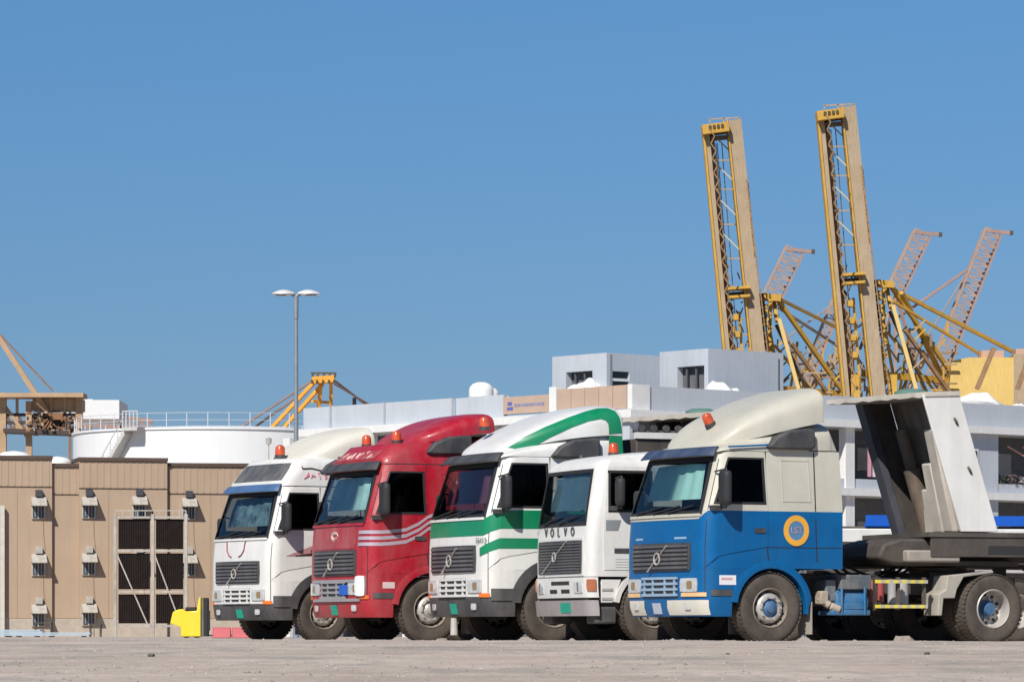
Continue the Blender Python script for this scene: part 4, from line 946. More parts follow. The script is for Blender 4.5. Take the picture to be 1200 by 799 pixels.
# ------------------------------------------------------------------ tipper semi-trailers (bulkhead and deck)
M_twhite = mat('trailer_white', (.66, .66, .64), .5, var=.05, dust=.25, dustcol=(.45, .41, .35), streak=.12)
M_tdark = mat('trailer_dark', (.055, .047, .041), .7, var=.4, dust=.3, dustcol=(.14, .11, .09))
M_tbeige = mat('trailer_worn_sunlit_beige', (.52, .48, .42), .7, var=.15, dust=.4, streak=.2)  # worn paint on the flange; sunlight put into the rib colour
def make_trailer(name, label, truck, bend):
    rz = truck.rotation_euler.z; kp = Vector((-3.58 * math.cos(rz), -3.58 * math.sin(rz), 0)) + truck.location; rz -= R(bend)
    root = empty(name, (kp.x + 3.58 * math.cos(rz), kp.y + 3.58 * math.sin(rz), 0), rz)
    tag(root, label, 'trailer', 'tipper semi-trailers')
    ln = math.tan(R(17.5)); z0, z1 = 1.68, 3.72; hw = 1.2
    X = lambda x, z: x - (z - z0) * -ln                       # the whole bulkhead leans forward with height
    xb = -3.70                                               # front face at the bottom
    def slab(x0, x1, y0, y1, za, zb, nm, mm, bev=.01, foot=0.0):
        m = MB(); vs = [(X(x, z) + (foot if x == x0 and z == za else 0), y, z) for x in (x0, x1) for y in (y0, y1) for z in (za, zb)]
        m.add(vs, [(0, 1, 3, 2), (4, 6, 7, 5), (0, 4, 5, 1), (2, 3, 7, 6), (0, 2, 6, 4), (1, 5, 7, 3)]); return m.build(nm, mm, root, bevel=bev)
    slab(xb + .22, xb - .40, hw - .05, hw, z0, z1, 'side_plate', M_twhite)
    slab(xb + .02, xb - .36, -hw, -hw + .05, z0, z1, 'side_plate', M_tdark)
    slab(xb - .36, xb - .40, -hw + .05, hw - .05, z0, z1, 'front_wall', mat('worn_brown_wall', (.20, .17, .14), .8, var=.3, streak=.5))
    # ribs beside the near side plate; pale colour and stepped tops imitate sunlit strips
    for k, (ya, yb, xo, top_) in enumerate([(hw - .34, hw - .05, -.04, z1 - .05), (hw - .72, hw - .40, .02, z1 - .48), (hw - 1.12, hw - .80, .02, z1 - .98), (hw - 1.46, hw - 1.20, -.02, z1 - 1.36), (hw - 1.66, hw - 1.52, -.06, z1 - 1.66)]):
        slab(xb + xo, xb - .35, ya, yb, z0, top_, 'rib', M_tbeige, .03, .16 - .02 * k)  # foot shaped to turn the rib faces up toward the sun
    dg = MB(); dg.box((X(xb - .30, 2.5), hw - 1.32, 2.5), (.10, .10, .10))
    # hydraulic ram
    rm = MB(); p0 = Vector((X(xb - .16, 1.5), -.66, 1.50)); p1 = Vector((X(xb - .18, 3.3), -.66, 3.3)); rm.tube(p0, p0.lerp(p1, .66), .14, .14, 20); rm.tube(p0.lerp(p1, .66), p1, .10, .10, 18)
    rm.build('hydraulic_ram', mat('rusty_ram', (.11, .08, .058), .7, var=.35, dust=.3), root)
    # far strut and canopy
    st = MB(); st.beam((X(xb + .10, z0), -hw - .0, z0), (X(xb + .10, z1), -hw - .0, z1), .26, .12); st.build('corner_strut', mat('strut_blue_grey', (.05, .055, .07), .5, dust=.35, dustcol=(.15, .15, .17)), root)
    cp = MB(); xt = X(xb, z1)
    rr = []
    for i in range(17):
        u = i / 16; y = lerp(-hw - .06, hw + .02, u); fx = .68 - .50 * u
        rr.append([(xt - .40, y, z1), (xt + fx, y, z1 - .03 + .012 * math.sin(i * 2.4)), (xt + fx, y, z1 + .045), (xt - .40, y, z1 + .07)])
    cp.rings(rr); cp.build('top_flange', M_tbeige, root, angle=30)
    tp = MB(); tp.lathe([(0, 0), (.26, 0), (.26, .04), (.16, .08), (0, .09)], (xt - .05, .25, z1 + .06), 'z', 16); tp.build('rolled_sheet', mat('teal_sheet', (.10, .20, .17), .7), root)
    hk = MB()
    for z in (3.33, 2.60): hk.path([(X(xb - .18, z), hw + .005, z + .05), (X(xb - .20, z), hw + .04, z), (X(xb - .24, z), hw + .005, z - .05)], .018, 6)
    hk.build('lashing_hook', M_chassis, root)
    # deck frame and gooseneck
    fm = MB()
    for sy in (-1, 1):
        fm.bb(-2.55, -11.0, sy * .46, sy * .60, 1.25, 1.50); fm.bb(-3.0, -11.0, sy * 1.10, sy * 1.16, 1.30, 1.60)
    for k in range(14): fm.bb(-3.1 - k * .6, -3.2 - k * .6, -1.12, 1.12, 1.38, 1.50)
    fm.bb(-2.5, -4.6, -.9, .9, 1.17, 1.25)
    fm.build('trailer_frame', M_tdark, root, bevel=.01)
    dk = MB(); dk.bb(-2.95, -11.0, -1.18, 1.18, 1.60, 1.67); dk.build('deck', M_chassis, root)
    ap = MB(); ap.bb(-2.62, -3.5, .55, 1.14, 1.22, 1.40); ap.build('apron_plate', mat('apron_grey', (.26, .235, .21), .7, var=.3, dust=.4), root, bevel=.03)
    gn = MB(); gn.prism([(-2.2, 1.28), (-2.45, 1.18), (-3.2, 1.18), (-3.2, 1.58), (-2.6, 1.58), (-2.3, 1.5)], -.6, .98); gn.build('gooseneck_nose', M_tdark, root, bevel=.05)
    bx = MB(); bx.bb(-3.95, -4.6, 1.12, 1.165, 1.34, 1.47); bx.build('tool_recess', M_gap, root)
    for x in (-8.6, -9.9):
        for sy in (-1, 1):
            wv = link('trailer_wheel', WT['rear'][0], root); wv.location = (x, sy * 1.0, .522); wv.rotation_euler = (0, 0, 0 if sy > 0 else math.pi); link('rim', WT['rear'][1], wv)
        ax = MB(); ax.tube((x, -.9, .52), (x, .9, .52), .07); ax.bb(x - .1, x + .1, .46, .6, .52, 1.25); ax.bb(x - .1, x + .1, -.6, -.46, .52, 1.25); ax.build('axle', M_chassis, root)
    lg = MB()
    for sy in (-1, 1): lg.bb(-6.2, -6.35, sy * .85, sy * .99, .35, 1.3); lg.bb(-6.1, -6.45, sy * .78, sy * 1.05, .0, .06)
    lg.bb(-6.24, -6.31, -.9, .9, .6, .68); lg.tube((-6.275, .92, .05), (-6.275, .92, .4), .05); lg.tube((-6.275, -.92, .05), (-6.275, -.92, .4), .05); lg.build('landing_leg', M_chassis, root)
    return root
tr_blue = make_trailer('tipper_trailer', 'tipper semi-trailer with a tall leaning white bulkhead coupled behind the blue truck', blue, 7)
tr_green = make_trailer('tipper_trailer', 'tipper semi-trailer with a dark bulkhead showing between the green striped truck and the blue truck', green, 0)
def green_trailer_body():
    m = MB(); m.bb(-1.50, -2.75, -1.15, 1.15, 2.55, 3.30); m.build('dark_load_box', M_tdark, tr_green, bevel=.02)
    m = MB(); m.bb(-1.48, -2.75, 1.10, 1.19, 3.30, 3.40); m.build('white_rail', M_twhite, tr_green)
    m = MB()
    for k in range(5): m.tube((-1.6 - k * .22, 1.16, 3.47), (-1.6 - k * .22, 1.10, 3.47), .055, .055, 10)
    m.bb(-1.5, -2.7, 1.0, 1.09, 3.40, 3.44)
    m.build('rail_bracket', M_dark, tr_green)
green_trailer_body()

# low white trailer with blue rail seen behind the blue truck
def back_trailer():
    root = empty('flatbed_trailer', (9.15, 71.5, 0), R(8)); tag(root, 'low white flatbed trailer with blue side rails seen behind the blue truck', 'trailer')
    m = MB(); m.bb(-3.9, 10, -1.2, 1.2, 1.66, 1.94); m.build('deck', M_twhite, root, bevel=.02)
    m = MB(); m.bb(-3.32, -2.78, -1.23, -1.20, 1.98, 2.17); m.bb(-3.32, -2.78, -1.2, -1.1, 1.96, 2.02); m.build('blue_rail', mat('strong_blue', (.01, .10, .50), .4), root)
    m = MB(); m.bb(-1.1, 10, -1.23, -1.20, 1.99, 2.16); m.build('blue_rail', mat('strong_blue', (.01, .10, .50), .4), root)
    m = MB(); m.bb(-3.9, 10, -1.1, 1.1, 1.94, 1.98); m.build('deck_boards', M_chassis, root)
    m = MB(); m.bb(-1.6, 9.8, -.5, -.4, 1.3, 1.66); m.bb(-1.6, 9.8, .4, .5, 1.3, 1.66); m.bb(1, 1.1, -.4, .4, 1.3, 1.6); m.build('frame_rail', M_tdark, root)
    m = MB(); m.bb(-1.6, 7, -1.24, -1.15, 1.24, 1.48); m.build('white_side_guard', P_white, root); m = MB(); m.bb(-3.8, -3.05, -1.24, -1.15, 1.20, 1.42); m.build('white_side_guard', P_white, root); m = MB(); m.beam((-.9, -1.26, 1.48), (-.5, -1.26, 1.22), .16, .05); m.build('guard_stripe', M_dark, root)
    for x in (8.0, 9.2):
        for sy in (-1, 1):
            wv = link('trailer_wheel', WT['rear'][0], root); wv.location = (x, sy * 1.0, .522); wv.rotation_euler = (0, 0, 0 if sy > 0 else math.pi); link('rim', WT['rear'][1], wv)
back_trailer()

# ------------------------------------------------------------------ brown workshop building with air conditioners
M_tan = mat('tan_wall', (0.40, 0.294, 0.207), .85, var=.05, scale=.6, streak=.12, bump=.1, bscale=8)
M_tan2 = mat('tan_cladding', (0.40, 0.294, 0.207), .8, var=.05, scale=.8, streak=.1)
M_cope = mat('dark_coping', (0.085, 0.055, 0.04), .7)
M_base = mat('plinth_concrete', (0.42, 0.36, 0.30), .9, var=.12)
M_acw = mat('conditioner_casing', (0.50, 0.47, 0.42), .7, var=.25, scale=1.2, dust=.6, dustcol=(.26, .21, .16), streak=.4)
M_ack = mat('conditioner_grille', (0.05, 0.055, 0.065), .7)
M_domew = mat('white_dome', (0.78, 0.76, 0.72), .6, var=.06)
def tan_building():
    Y0 = 197.0; root = empty('tan_building', ((0 - 600) * Y0 / F, Y0, 0), R(13)); tag(root, 'long tan workshop building with rows of wall air conditioners at the left', 'building')
    def lx(px):                         # local x on the facade for a picture column
        k = (px - 600) / F; c, s = math.cos(R(13)), math.sin(R(13)); ox, oy = root.location.x, root.location.y
        return (k * oy - ox) / (c - k * s)
    segs = [(-60, 61, 8.55, 0.0), (61, 93, 8.20, .22), (93, 196, 8.50, .0), (196, 352, 8.28, .25)]
    for a, b, h, dy in segs:
        xa, xb = lx(a), lx(b)
        m = MB(); m.bb(xa, xb, dy, 12, .9, h - 1.35); m.build('wall', M_tan, root)
        m = MB(); m.bb(xa, xb, dy + .02, 12, 0, .9); m.build('plinth', M_base, root)
        m = MB(); m.bb(xa, xb, dy - .0, 12, h - 1.32, h); m.build('parapet', M_tan2, root)
        m = MB(); m.bb(xa - .03, xb + .03, dy - .10, 12, h, h + .16); m.build('coping', M_cope, root)
        m = MB(); n = int((xb - xa) / .32)
        for k in range(n): x = xa + (k + .5) * (xb - xa) / n; m.bb(x - .04, x + .04, dy - .016, dy + .01, h - 1.30, h - .02)
        o = m.build('cladding_rib', M_tan2, root, smooth=False); o['kind'] = 'stuff'
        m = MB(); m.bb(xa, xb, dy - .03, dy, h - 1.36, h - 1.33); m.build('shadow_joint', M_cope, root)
        for x in [xa + (xb - xa) * t for t in ((.33, .66) if b - a > 60 else ())]:
            m = MB(); m.bb(x - .015, x + .015, dy - .012, dy, .9, h - 1.4); m.build('wall_joint', mat('wall_joint_dark', (.34, .245, .175), .9), root)
    # wall units
    proto = None
    for i, px in enumerate((45, 104, 163, 222)):
        for j, z in enumerate((5.72, 2.98, .55)):
            if j == 2 and px > 150: continue
            dy = .25 if px > 196 else 0
            if proto is None:
                u = MB(); u.bb(-.34, .34, -.10, 0, -.02, .88); ac = u.build('wall_conditioner', M_acw, root, bevel=.02)
                for x0_ in (-.28, .02):
                    g = MB(); g.bb(x0_, x0_ + .22, -.13, -.10, .04, .70); gr_ = g.build('dark_slot', M_ack, ac)
                    g = MB(); g.bb(x0_ + .08, x0_ + .13, -.145, -.13, .08, .66); g.build('slot_bar', mat('blue_grey_bar', (.20, .26, .31), .5), gr_)
                v = MB(); v.prism([(0, 1.04), (-.12, 1.04), (-.66, .66), (-.66, .60), (0, .60)], -.36, .36, axis='x'); v.build('sun_hood', M_acw, ac, bevel=.01)
                v = MB(); v.bb(-.15, .17, -.26, 0, 1.06, 1.38); v.build('vent_box', M_ack, ac)
                v = MB(); v.path([(.22, -.03, 0), (.25, -.03, -.9), (.32, -.03, -1.5)], .012, 5); v.build('drain_pipe', mat('wall_joint_dark', (.34, .245, .175), .9), ac)
                proto = ac
            else: ac = copy_tree(proto, root)
            ac.location = (lx(px), dy, z + (i * 37 % 5 - 2) * .02)
            if j:
                for ch in ac.children:
                    if ch.name.startswith('vent_box'): ch.data = ch.data.copy(); ch.data.materials[0] = M_acw
    m = MB(); x = lx(2); m.bb(x - .10, x + .10, -.35, -.15, 0, 6.3); m.build('white_downpipe', mat('pale_pipe', (.55, .52, .46), .6), root)
    for px, r_, z in ((76, .75, 8.2), (24, .9, 8.45)):
        m = MB(); m.lathe([(r_, 0), (r_, .2), (r_ * .92, .38), (r_ * .6, .55), (0, .62)], (lx(px), 3.0, z), 'z', 20)
        o = m.build('roof_tank_dome', M_domew, root)
    return root, lx
tanb, lxt = tan_building()

def frame_rack():
    Y = 190.0; k = Y / F
    root = empty('steel_frame_rack', ((178 - 600) * k, Y, 0)); tag(root, 'tall white steel frame with six dark louvred panels standing against the tan building', 'rack')
    Mw = mat('weathered_white_steel', (.40, .37, .33), .6, var=.2, dust=.4, dustcol=(.25,.21,.17), streak=.3); Mp = mat('dark_brown_panel', (.016, .011, .010), .8, var=.3, spec=.15)
    X = lambda px: (px - 178) * k; Z = lambda py: CAM_H + (HY - py) * k
    for px in (135, 179, 218):
        m = MB(); m.bb(X(px) - .075, X(px) + .075, -.1, .1, 0, Z(602)); m.build('post', Mw, root)
    for py in (606, 645, 693, 733):
        for a, b in ((135, 179), (179, 218)):
            m = MB(); m.bb(X(a) + .1, X(b) - .1, -.07, .07, Z(py) - .05, Z(py) + .05); m.build('crossbar', Mw, root)
    for a, b in ((135, 179), (179, 218)):
        for t_, bb_ in ((608, 643), (648, 690), (696, 730)):
            m = MB(); m.bb(X(a) + .14, X(b) - .14, .08, .14, Z(bb_), Z(t_)); p = m.build('panel', Mp, root)
            q = MB()
            for i in range(14): x = lerp(X(a) + .18, X(b) - .18, i / 13); q.bb(x - .03, x + .03, .04, .08, Z(bb_) + .03, Z(t_) - .03)
            q.build('louvre', Mp, p, smooth=False)
        m = MB(); m.beam((X(a) + .12, -.10, Z(651)), (X(b) - .25, -.10, Z(730)), .06, .06); m.build('diagonal_brace', Mw, root)
        m = MB(); m.beam((X(a), 0, Z(598)), (X(b), 0, Z(598)), .05, .05)
        for i in range(6): x = lerp(X(a), X(b), i / 5); m.bb(x - .02, x + .02, -.02, .02, Z(606), Z(598))
        m.build('top_rail', Mw, root)
frame_rack()

def forklift():
    Y = 150.0; k = Y / F; root = empty('forklift', ((223 - 600) * k, Y, 0)); pass; tag(root, 'bright yellow forklift with a black mast beside the tall frame', 'forklift')
    My = mat('forklift_yellow', (.80, .60, .02), .4, coat=.2, var=.05, dust=.12)
    m = MB(); m.prism([(-.31, .04), (.42, .04), (.42, 1.48), (.36, 1.48), (.27, .98), (-.13, .96), (-.24, 1.05), (-.40, 1.03), (-.60, .94), (-.70, .52), (-.31, .38)], -.5, .5); m.build('body', My, root, bevel=.03)
    m = MB(); m.bb(-.16, .25, -.3, .3, .97, 1.12); m.build('seat', M_rubber, root, bevel=.04)
    for sy in (-.32, .32):
        m = MB(); m.bb(.50, .66, sy - .06, sy + .06, .05, 1.46); m.build('mast_rail', M_rubber, root)
    m = MB(); m.bb(.52, .64, -.3, .3, 1.30, 1.40); m.bb(.52, .64, -.3, .3, .30, .42); m.bb(.66, .70, -.35, .35, .25, 1.0); m.build('mast_carriage', M_rubber, root)
    for sy in (-.22, .22):
        m = MB(); m.bb(.68, 1.6, sy - .05, sy + .05, .06, .11); m.build('fork', M_rubber, root)
    for x, r_ in ((-.14, .13), (.24, .13)):
        for sy in (-.38, .38):
            m = MB(); m.lathe([(0, -.08), (r_ * .6, -.08), (r_, -.05), (r_, .05), (r_ * .6, .08), (0, .08)], (x, sy, r_), 'y', 18); m.build('wheel', M_tyre, root)
    m = MB(); m.path([(-.45, 0, .95), (-.36, 0, 1.18)], .03); m.path([Vector((-.36 + .05 * math.cos(t),   .16 * math.sin(t), 1.18 + .10 * math.cos(t))) for t in [2 * math.pi * i / 12 for i in range(13)]], .015, 5); m.build('steering_wheel', M_rubber, root)
forklift()

def yard_bits():
    # stack of pale blue sheets and pallets along the foot of the tan building
    Y = 185.0; k = Y / F
    Mb = mat('pale_blue_sheet', (.36, .46, .54), .5, var=.1, dust=.3)
    for i, (a, b, z0, z1, lab) in enumerate([(-30, 52, .06, .34, 'long pale blue stack of sheets at the far left by the tan building'), (18, 112, .05, .22, 'lower pale blue stack of sheets right of the taller stack by the tan building')]):
        root = empty('sheet_stack', ((a + b) / 2 * k - 600 * k, Y - i * 1.6, 0)); tag(root, lab, 'sheet stack')
        wd = (b - a) * k
        n = 4
        for q in range(n):
            zz = lerp(z0, z1, q / n); m = MB(); m.bb(-wd / 2 + random.uniform(0, .1), wd / 2 - random.uniform(0, .15), -.6, .6, zz, zz + (z1 - z0) / n - .012); m.build('sheet', Mb, root)
        for x in (-wd * .4, 0, wd * .4):
            m = MB(); m.bb(x - .06, x + .06, -.55, .55, 0, z0); m.build('bearer', M_cope, root)
    # black stools/crates
    for px, h, lab in ((51, .62, 'dark low frame table standing before the left part of the tan building'), (112, .55, 'small dark frame stool left of the tall white frame')):
        Y2 = 190.0; kk = Y2 / F; root = empty('frame_table', ((px - 600) * kk, Y2, 0)); tag(root, lab, 'table'); wd = .8 if px < 60 else .55
        m = MB(); m.bb(-wd / 2, wd / 2, -.25, .25, h, h + .06); m.build('table_top', M_chassis, root)
        for sx in (-1, 1):
            for sy in (-1, 1):
                m = MB(); m.bb(sx * (wd / 2 - .04) - .03, sx * (wd / 2 - .04) + .03, sy * .2 - .03, sy * .2 + .03, 0, h); m.build('leg', M_chassis, root)
    # red and white barrier behind the leftmost white truck
    Y3 = 140.0; kk = Y3 / F; root = empty('plastic_barrier', ((283 - 600) * kk, Y3, 0)); tag(root, 'low red barrier on the ground behind the leftmost white truck', 'barrier')
    for i in range(3):
        m = MB(); m.prism([(-.18, 0), (.18, 0), (.10, .22), (.06, .36), (-.06, .36), (-.10, .22)], -.98 + i * .66, -.36 + i * .66, axis='x'); m.build('barrier_block', mat('barrier_red', (.40, .035, .05), .5), root, bevel=.02)
yard_bits()

# ------------------------------------------------------------------ white storage tank
def storage_tank():
    Y = 320.0; k = Y / F; r_ = 11.3; H = 15.55
    cx = (256 - 600) * k; root = empty('storage_tank', (cx, Y, 0)); tag(root, 'large white cylindrical storage tank with roof railing and side stair behind the tan building', 'tank')
    Mt = mat('tank_white', (.70, .71, .71), .5, var=.03, scale=.3, streak=.05)
    m = MB(); m.lathe([(r_, 0), (r_, H), (r_ + .12, H), (r_ + .12, H + .15), (r_, H + .15), (r_ * .5, H + .55), (0, H + .7)], n=72); m.build('shell', Mt, root, angle=30)
    for z in (2.6, 5.2, 7.8, 10.4, 13.0):
        m = MB(); m.lathe([(r_ + .004, z - .02), (r_ + .02, z - .015), (r_ + .02, z + .015), (r_ + .004, z + .02)], n=72); m.build('weld_band', mat('tank_weld', (.70, .70, .69), .5), root)
    rl = MB(); Mr = mat('rail_white', (.52, .53, .54), .5)
    n = 44
    for z in (.55, 1.1): rl.path([Vector(((r_ - .1) * math.cos(t), (r_ - .1) * math.sin(t), H + .15 + z)) for t in [2 * math.pi * i / 72 for i in range(73)]], .022, 5)
    rl.build('top_rail', Mr, root)
    po = MB(); po.bb(-.03, .03, -.03, .03, 0, 1.12); p0 = po.build('rail_post', Mr, root)
    for i in range(n):
        t = 2 * math.pi * i / n; q = p0 if i == 0 else instance(p0, root); q.location = ((r_ - .1) * math.cos(t), (r_ - .1) * math.sin(t), H + .15)
    # stair spiralling down on the visible side
    st = MB(); n = 40; a0, a1 = R(-121), R(-137)
    base = []
    N = 34; Ms = mat('stair_grey', (.46, .45, .43), .6)
    for i in range(N + 1):
        u = i / N; a = lerp(a0, R(-150), u); z = H + .1 - u * 8.0 
        base.append((a, z))
    def pp(a, z, rr): return Vector((rr * math.cos(a), rr * math.sin(a), z))
    st.rings([[pp(a, z, r_ + .05), pp(a, z, r_ + .95), pp(a, z - .45, r_ + .95), pp(a, z - .45, r_ + .05)] for a, z in base]); st.build('stair_stringer', Ms, root)
    for i in range(0, N, 1):
        a, z = base[i]; t_ = MB(); t_.rings([[pp(a, z + .03, r_ + .06), pp(a, z + .03, r_ + .9), pp(a, z + .09, r_ + .9), pp(a, z + .09, r_ + .06)], [pp(base[i + 1][0], z + .03, r_ + .06), pp(base[i + 1][0], z + .03, r_ + .9), pp(base[i + 1][0], z + .09, r_ + .9), pp(base[i + 1][0], z + .09, r_ + .06)]]); t_.build('stair_tread', Ms, root)
    hr = MB(); hr.path([pp(a, z + 1.0, r_ + .93) for a, z in base], .035, 5)
    for i in range(0, N + 1, 4): a, z = base[i]; hr.tube(pp(a, z, r_ + .93), pp(a, z + 1.0, r_ + .93), .03, .03, 5)
    hr.build('stair_rail', Mr, root)
    pf = MB(); rr = []
    for i in range(5): a = lerp(R(-121), R(-115), i / 4); rr.append([pp(a, H + .15, r_ - .1), pp(a, H + .15, r_ + 1.3), pp(a, H - .1, r_ + 1.3), pp(a, H - .1, r_ - .1)])
    pf.rings(rr); pf.build('platform', Ms, root)
    pr = MB()
    for i in range(5): a = lerp(R(-121), R(-115), i / 4); pr.tube(pp(a, H + .1, r_ + 1.25), pp(a, H + 1.4, r_ + 1.25), .05, .05, 5)
    pr.path([pp(lerp(R(-121), R(-115), i / 4), H + 1.35, r_ + 1.25) for i in range(5)], .045, 5); pr.build('platform_rail', Mr, root)
    v = MB(); v.lathe([(.0, 0), (.5, 0), (.6, .5), (.35, .9), (0, 1)], (-.6, -r_ - .2, 9.3), 'z', 14); v.build('side_vent', mat('tank_weld', (.70, .70, .69), .5), root)
storage_tank()

# ------------------------------------------------------------------ street lamp
def street_lamp():
    Y = 130.0; k = Y / F; root = empty('street_lamp', ((347 - 600) * k, Y, 0)); tag(root, 'tall grey street lamp with two flat lamp heads behind the leftmost white truck', 'street lamp')
    H = CAM_H + (HY - 346) * k
    Mg = mat('galvanised_pole', (.24, .27, .30), .5, .3); m = MB(); m.tube((0, 0, 0), (0, 0, H * .5), .10, .078, 14); m.tube((0, 0, H * .5), (0, 0, H), .078, .055, 14); m.tube((0, 0, H - .75), (0, 0, H), .075, .075, 14); m.build('pole', Mg, root)
    m = MB(); m.bb(-.22, .22, -.22, .22, 0, .03); m.build('base_plate', Mg, root)
    for s in (-1, 1):
        a = MB(); a.path([(0, 0, H - .02), (s * .16, 0, H + .03)], .045); arm = a.build('arm', Mg, root)
        h = MB(); rr = []
        for i in range(11):
            u = i / 10; x = s * (.05 + .72 * u); w_ = .20 * math.sin(math.pi * (.08 + .92 * u) * .96) ** .5 + .012; t_ = .13 * math.sin(math.pi * (.1 + .86 * u)) + .012
            rr.append([(x, w_ * math.cos(a_), H + .04 + .05 * u * 0 + (t_ if math.sin(a_) > 0 else t_ * .35) * math.sin(a_)) for a_ in [2 * math.pi * q / 14 for q in range(14)]])
        h.rings(rr); hd = h.build('lamp_head', mat('lamp_head_grey', (.62, .62, .62), .4, .2), root, angle=60)
        l = MB(); l.rings([[(s * (.30 + .36 * u), .15 * math.cos(a_), H - .01 - .02 * math.sin(math.pi * u)) for a_ in (0, math.pi)] for u in [i / 6 for i in range(7)]], closed=False, cap=False); l.build('lens', mat('lamp_dark_lens', (.08, .09, .10), .2), hd)
street_lamp()

# ------------------------------------------------------------------ grey building
def grey_building():
    A = 40.5; root = empty('grey_building', (4.96, 170.0, 0), R(A)); tag(root, 'long pale grey two-winged block with open balconies and rooftop rooms behind the trucks', 'building')
    Mg = mat('grey_render', (.44, .475, .52), .85, var=.07, scale=.5, streak=.12); Mw = mat('white_ledge', (.68, .68, .67), .7, var=.06, streak=.12); Mb = mat('pinkish_panel', (.44, .32, .25), .8, var=.07, scale=1.5)
    Md = mat('shaded_recess_wall', (.12, .12, .13), .9, var=.2); Mwin = mat('dark_window_glass', (.025, .03, .035), .15)  # shade of the recesses is put into the dark wall colour
    LX, LY = 45.0, 22.3
    B = lambda nm, x0, x1, y0, y1, z0, z1, mm, par=root, bev=0: MB().bb(x0, x1, y0, y1, z0, z1).build(nm, mm, par, bevel=bev)
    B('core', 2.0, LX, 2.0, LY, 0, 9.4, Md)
    B('roof_slab', .0, LX, .0, LY, 9.42, 9.50, Mg)
    # ledges and floor slabs
    B('roof_ledge', -.35, LX, -.35, 0.0, 9.10, 9.42, Mw); B('roof_ledge', -.35, 0.0, 0.0, LY, 9.10, 9.42, Mw)
    B('ceiling_slab', 0.0, LX, 0.0, LY, 9.12, 9.40, Mw)
    for z in (6.15, 2.9):
        B('floor_slab', -.25, LX, -.25, 2.0, z, z + .32, Mw); B('floor_slab', -.25, 2.0, 2.0, LY, z, z + .32, Mw)
    # parapets
    B('parapet', 1.0, LX, 0.02, .22, 9.50, 10.45, Mg)
    B('corner_pier', .0, 1.0, -.05, .25, 9.44, 10.5, Mw)
    for i in range(5): B('panel', -.02, .2, .28 + i * .88, 1.13 + i * .88, 9.50, 10.48, Mb)
    B('pier', -.05, .22, 4.70, 5.15, 9.44, 10.6, Mw)
    sp = B('sign_panel', -.02, .2, 5.15, 8.2, 9.56, 10.30, Mb)
    sg = MB(); rnd = random.Random(2)
    y = 5.5
    while y < 7.3: l_ = rnd.uniform(.08, .2); sg.bb(-.03, -.02, y, y + l_, 9.86, 9.98); y += l_ + .05
    sg.build('sign_lettering', mat('sign_blue', (.20, .22, .36), .6), sp)
    sg = MB(); sg.bb(-.03, -.02, 7.55, 7.95, 9.72, 9.86); sg.bb(-.03, -.02, 7.62, 7.90, 9.93, 10.08); sg.build('sign_emblem', mat('sign_navy', (.10, .12, .34), .6), sp)
    B('parapet', 0.0, .22, 8.2, 10.6, 9.50, 10.42, Mg); B('parapet_recess', .25, .45, 10.6, 11.7, 9.50, 10.42, Mg)
    B('parapet', 0.0, .22, 11.7, LY, 9.50, 10.42, Mg)
    for yy in (16.3, 20.2): B('downpipe', -.06, 0, yy, yy + .10, 9.44, 10.45, mat('pipe_grey', (.35, .37, .4), .6))
    # columns on both facades
    for y in [0.1 + 2.9 * i for i in range(9)]:
        B('column', -.02, .5, y, y + .5, 0, 9.10, Mg if y < 1 else Mw)
    for x in (3.4, 6.5, 9.6, 12.55, 16.6, 19.2, 25.4, 29, 33, 37, 41):
        B('column', x, x + .55, -.02, .4, 0, 9.10, Mw)
    # solid bays with windows
    for x0, x1 in ((20.1, 22.3),):
        for z0, z1 in ((6.47, 9.10), (3.22, 6.15)):
            bay = B('solid_bay', x0, x1, .02, .4, z0, z1, Mg)
            f = B('window_frame', x0 + .1, x0 + .85, -.03, .02, z0 + .75, z0 + 1.95, Mw, bay); B('window_glass', x0 + .20, x0 + .75, -.05, -.03, z0 + .85, z0 + 1.85, Mwin, bay)
            B('window_bar', x0 + .20, x0 + .75, -.07, -.05, z0 + 1.3, z0 + 1.36, Mw, bay)
    for z in (6.47, 3.22):
        for x0, x1 in ((0.6, 3.4), (3.95, 6.5), (7.05, 9.6), (10.15, 12.55), (13.1, 16.6), (17.15, 19.2), (22.3, 25.4), (26, 29), (29.55, 33), (33.6, 37), (37.6, 41)):
            B('balcony_wall', x0, x1, .05, .2, z, z + (.42 if z > 5 else .5), Mg)
            B('balcony_door', lerp(x0, x1, .3), lerp(x0, x1, .3) + .9, 1.93, 2.0, z, z + 2.1, mat('door_brown', (.12, .08, .06), .7))
            B('back_window', lerp(x0, x1, .3) + 1.1, min(x1, lerp(x0, x1, .3) + 2.0), 1.94, 2.0, z + .9, z + 1.9, mat('dim_frame', (.3, .3, .3), .6))
        for y in [0.6 + 2.9 * i for i in range(8)]: B('balcony_wall', .05, .2, y, y + 2.4, z, z + .5, Mg)
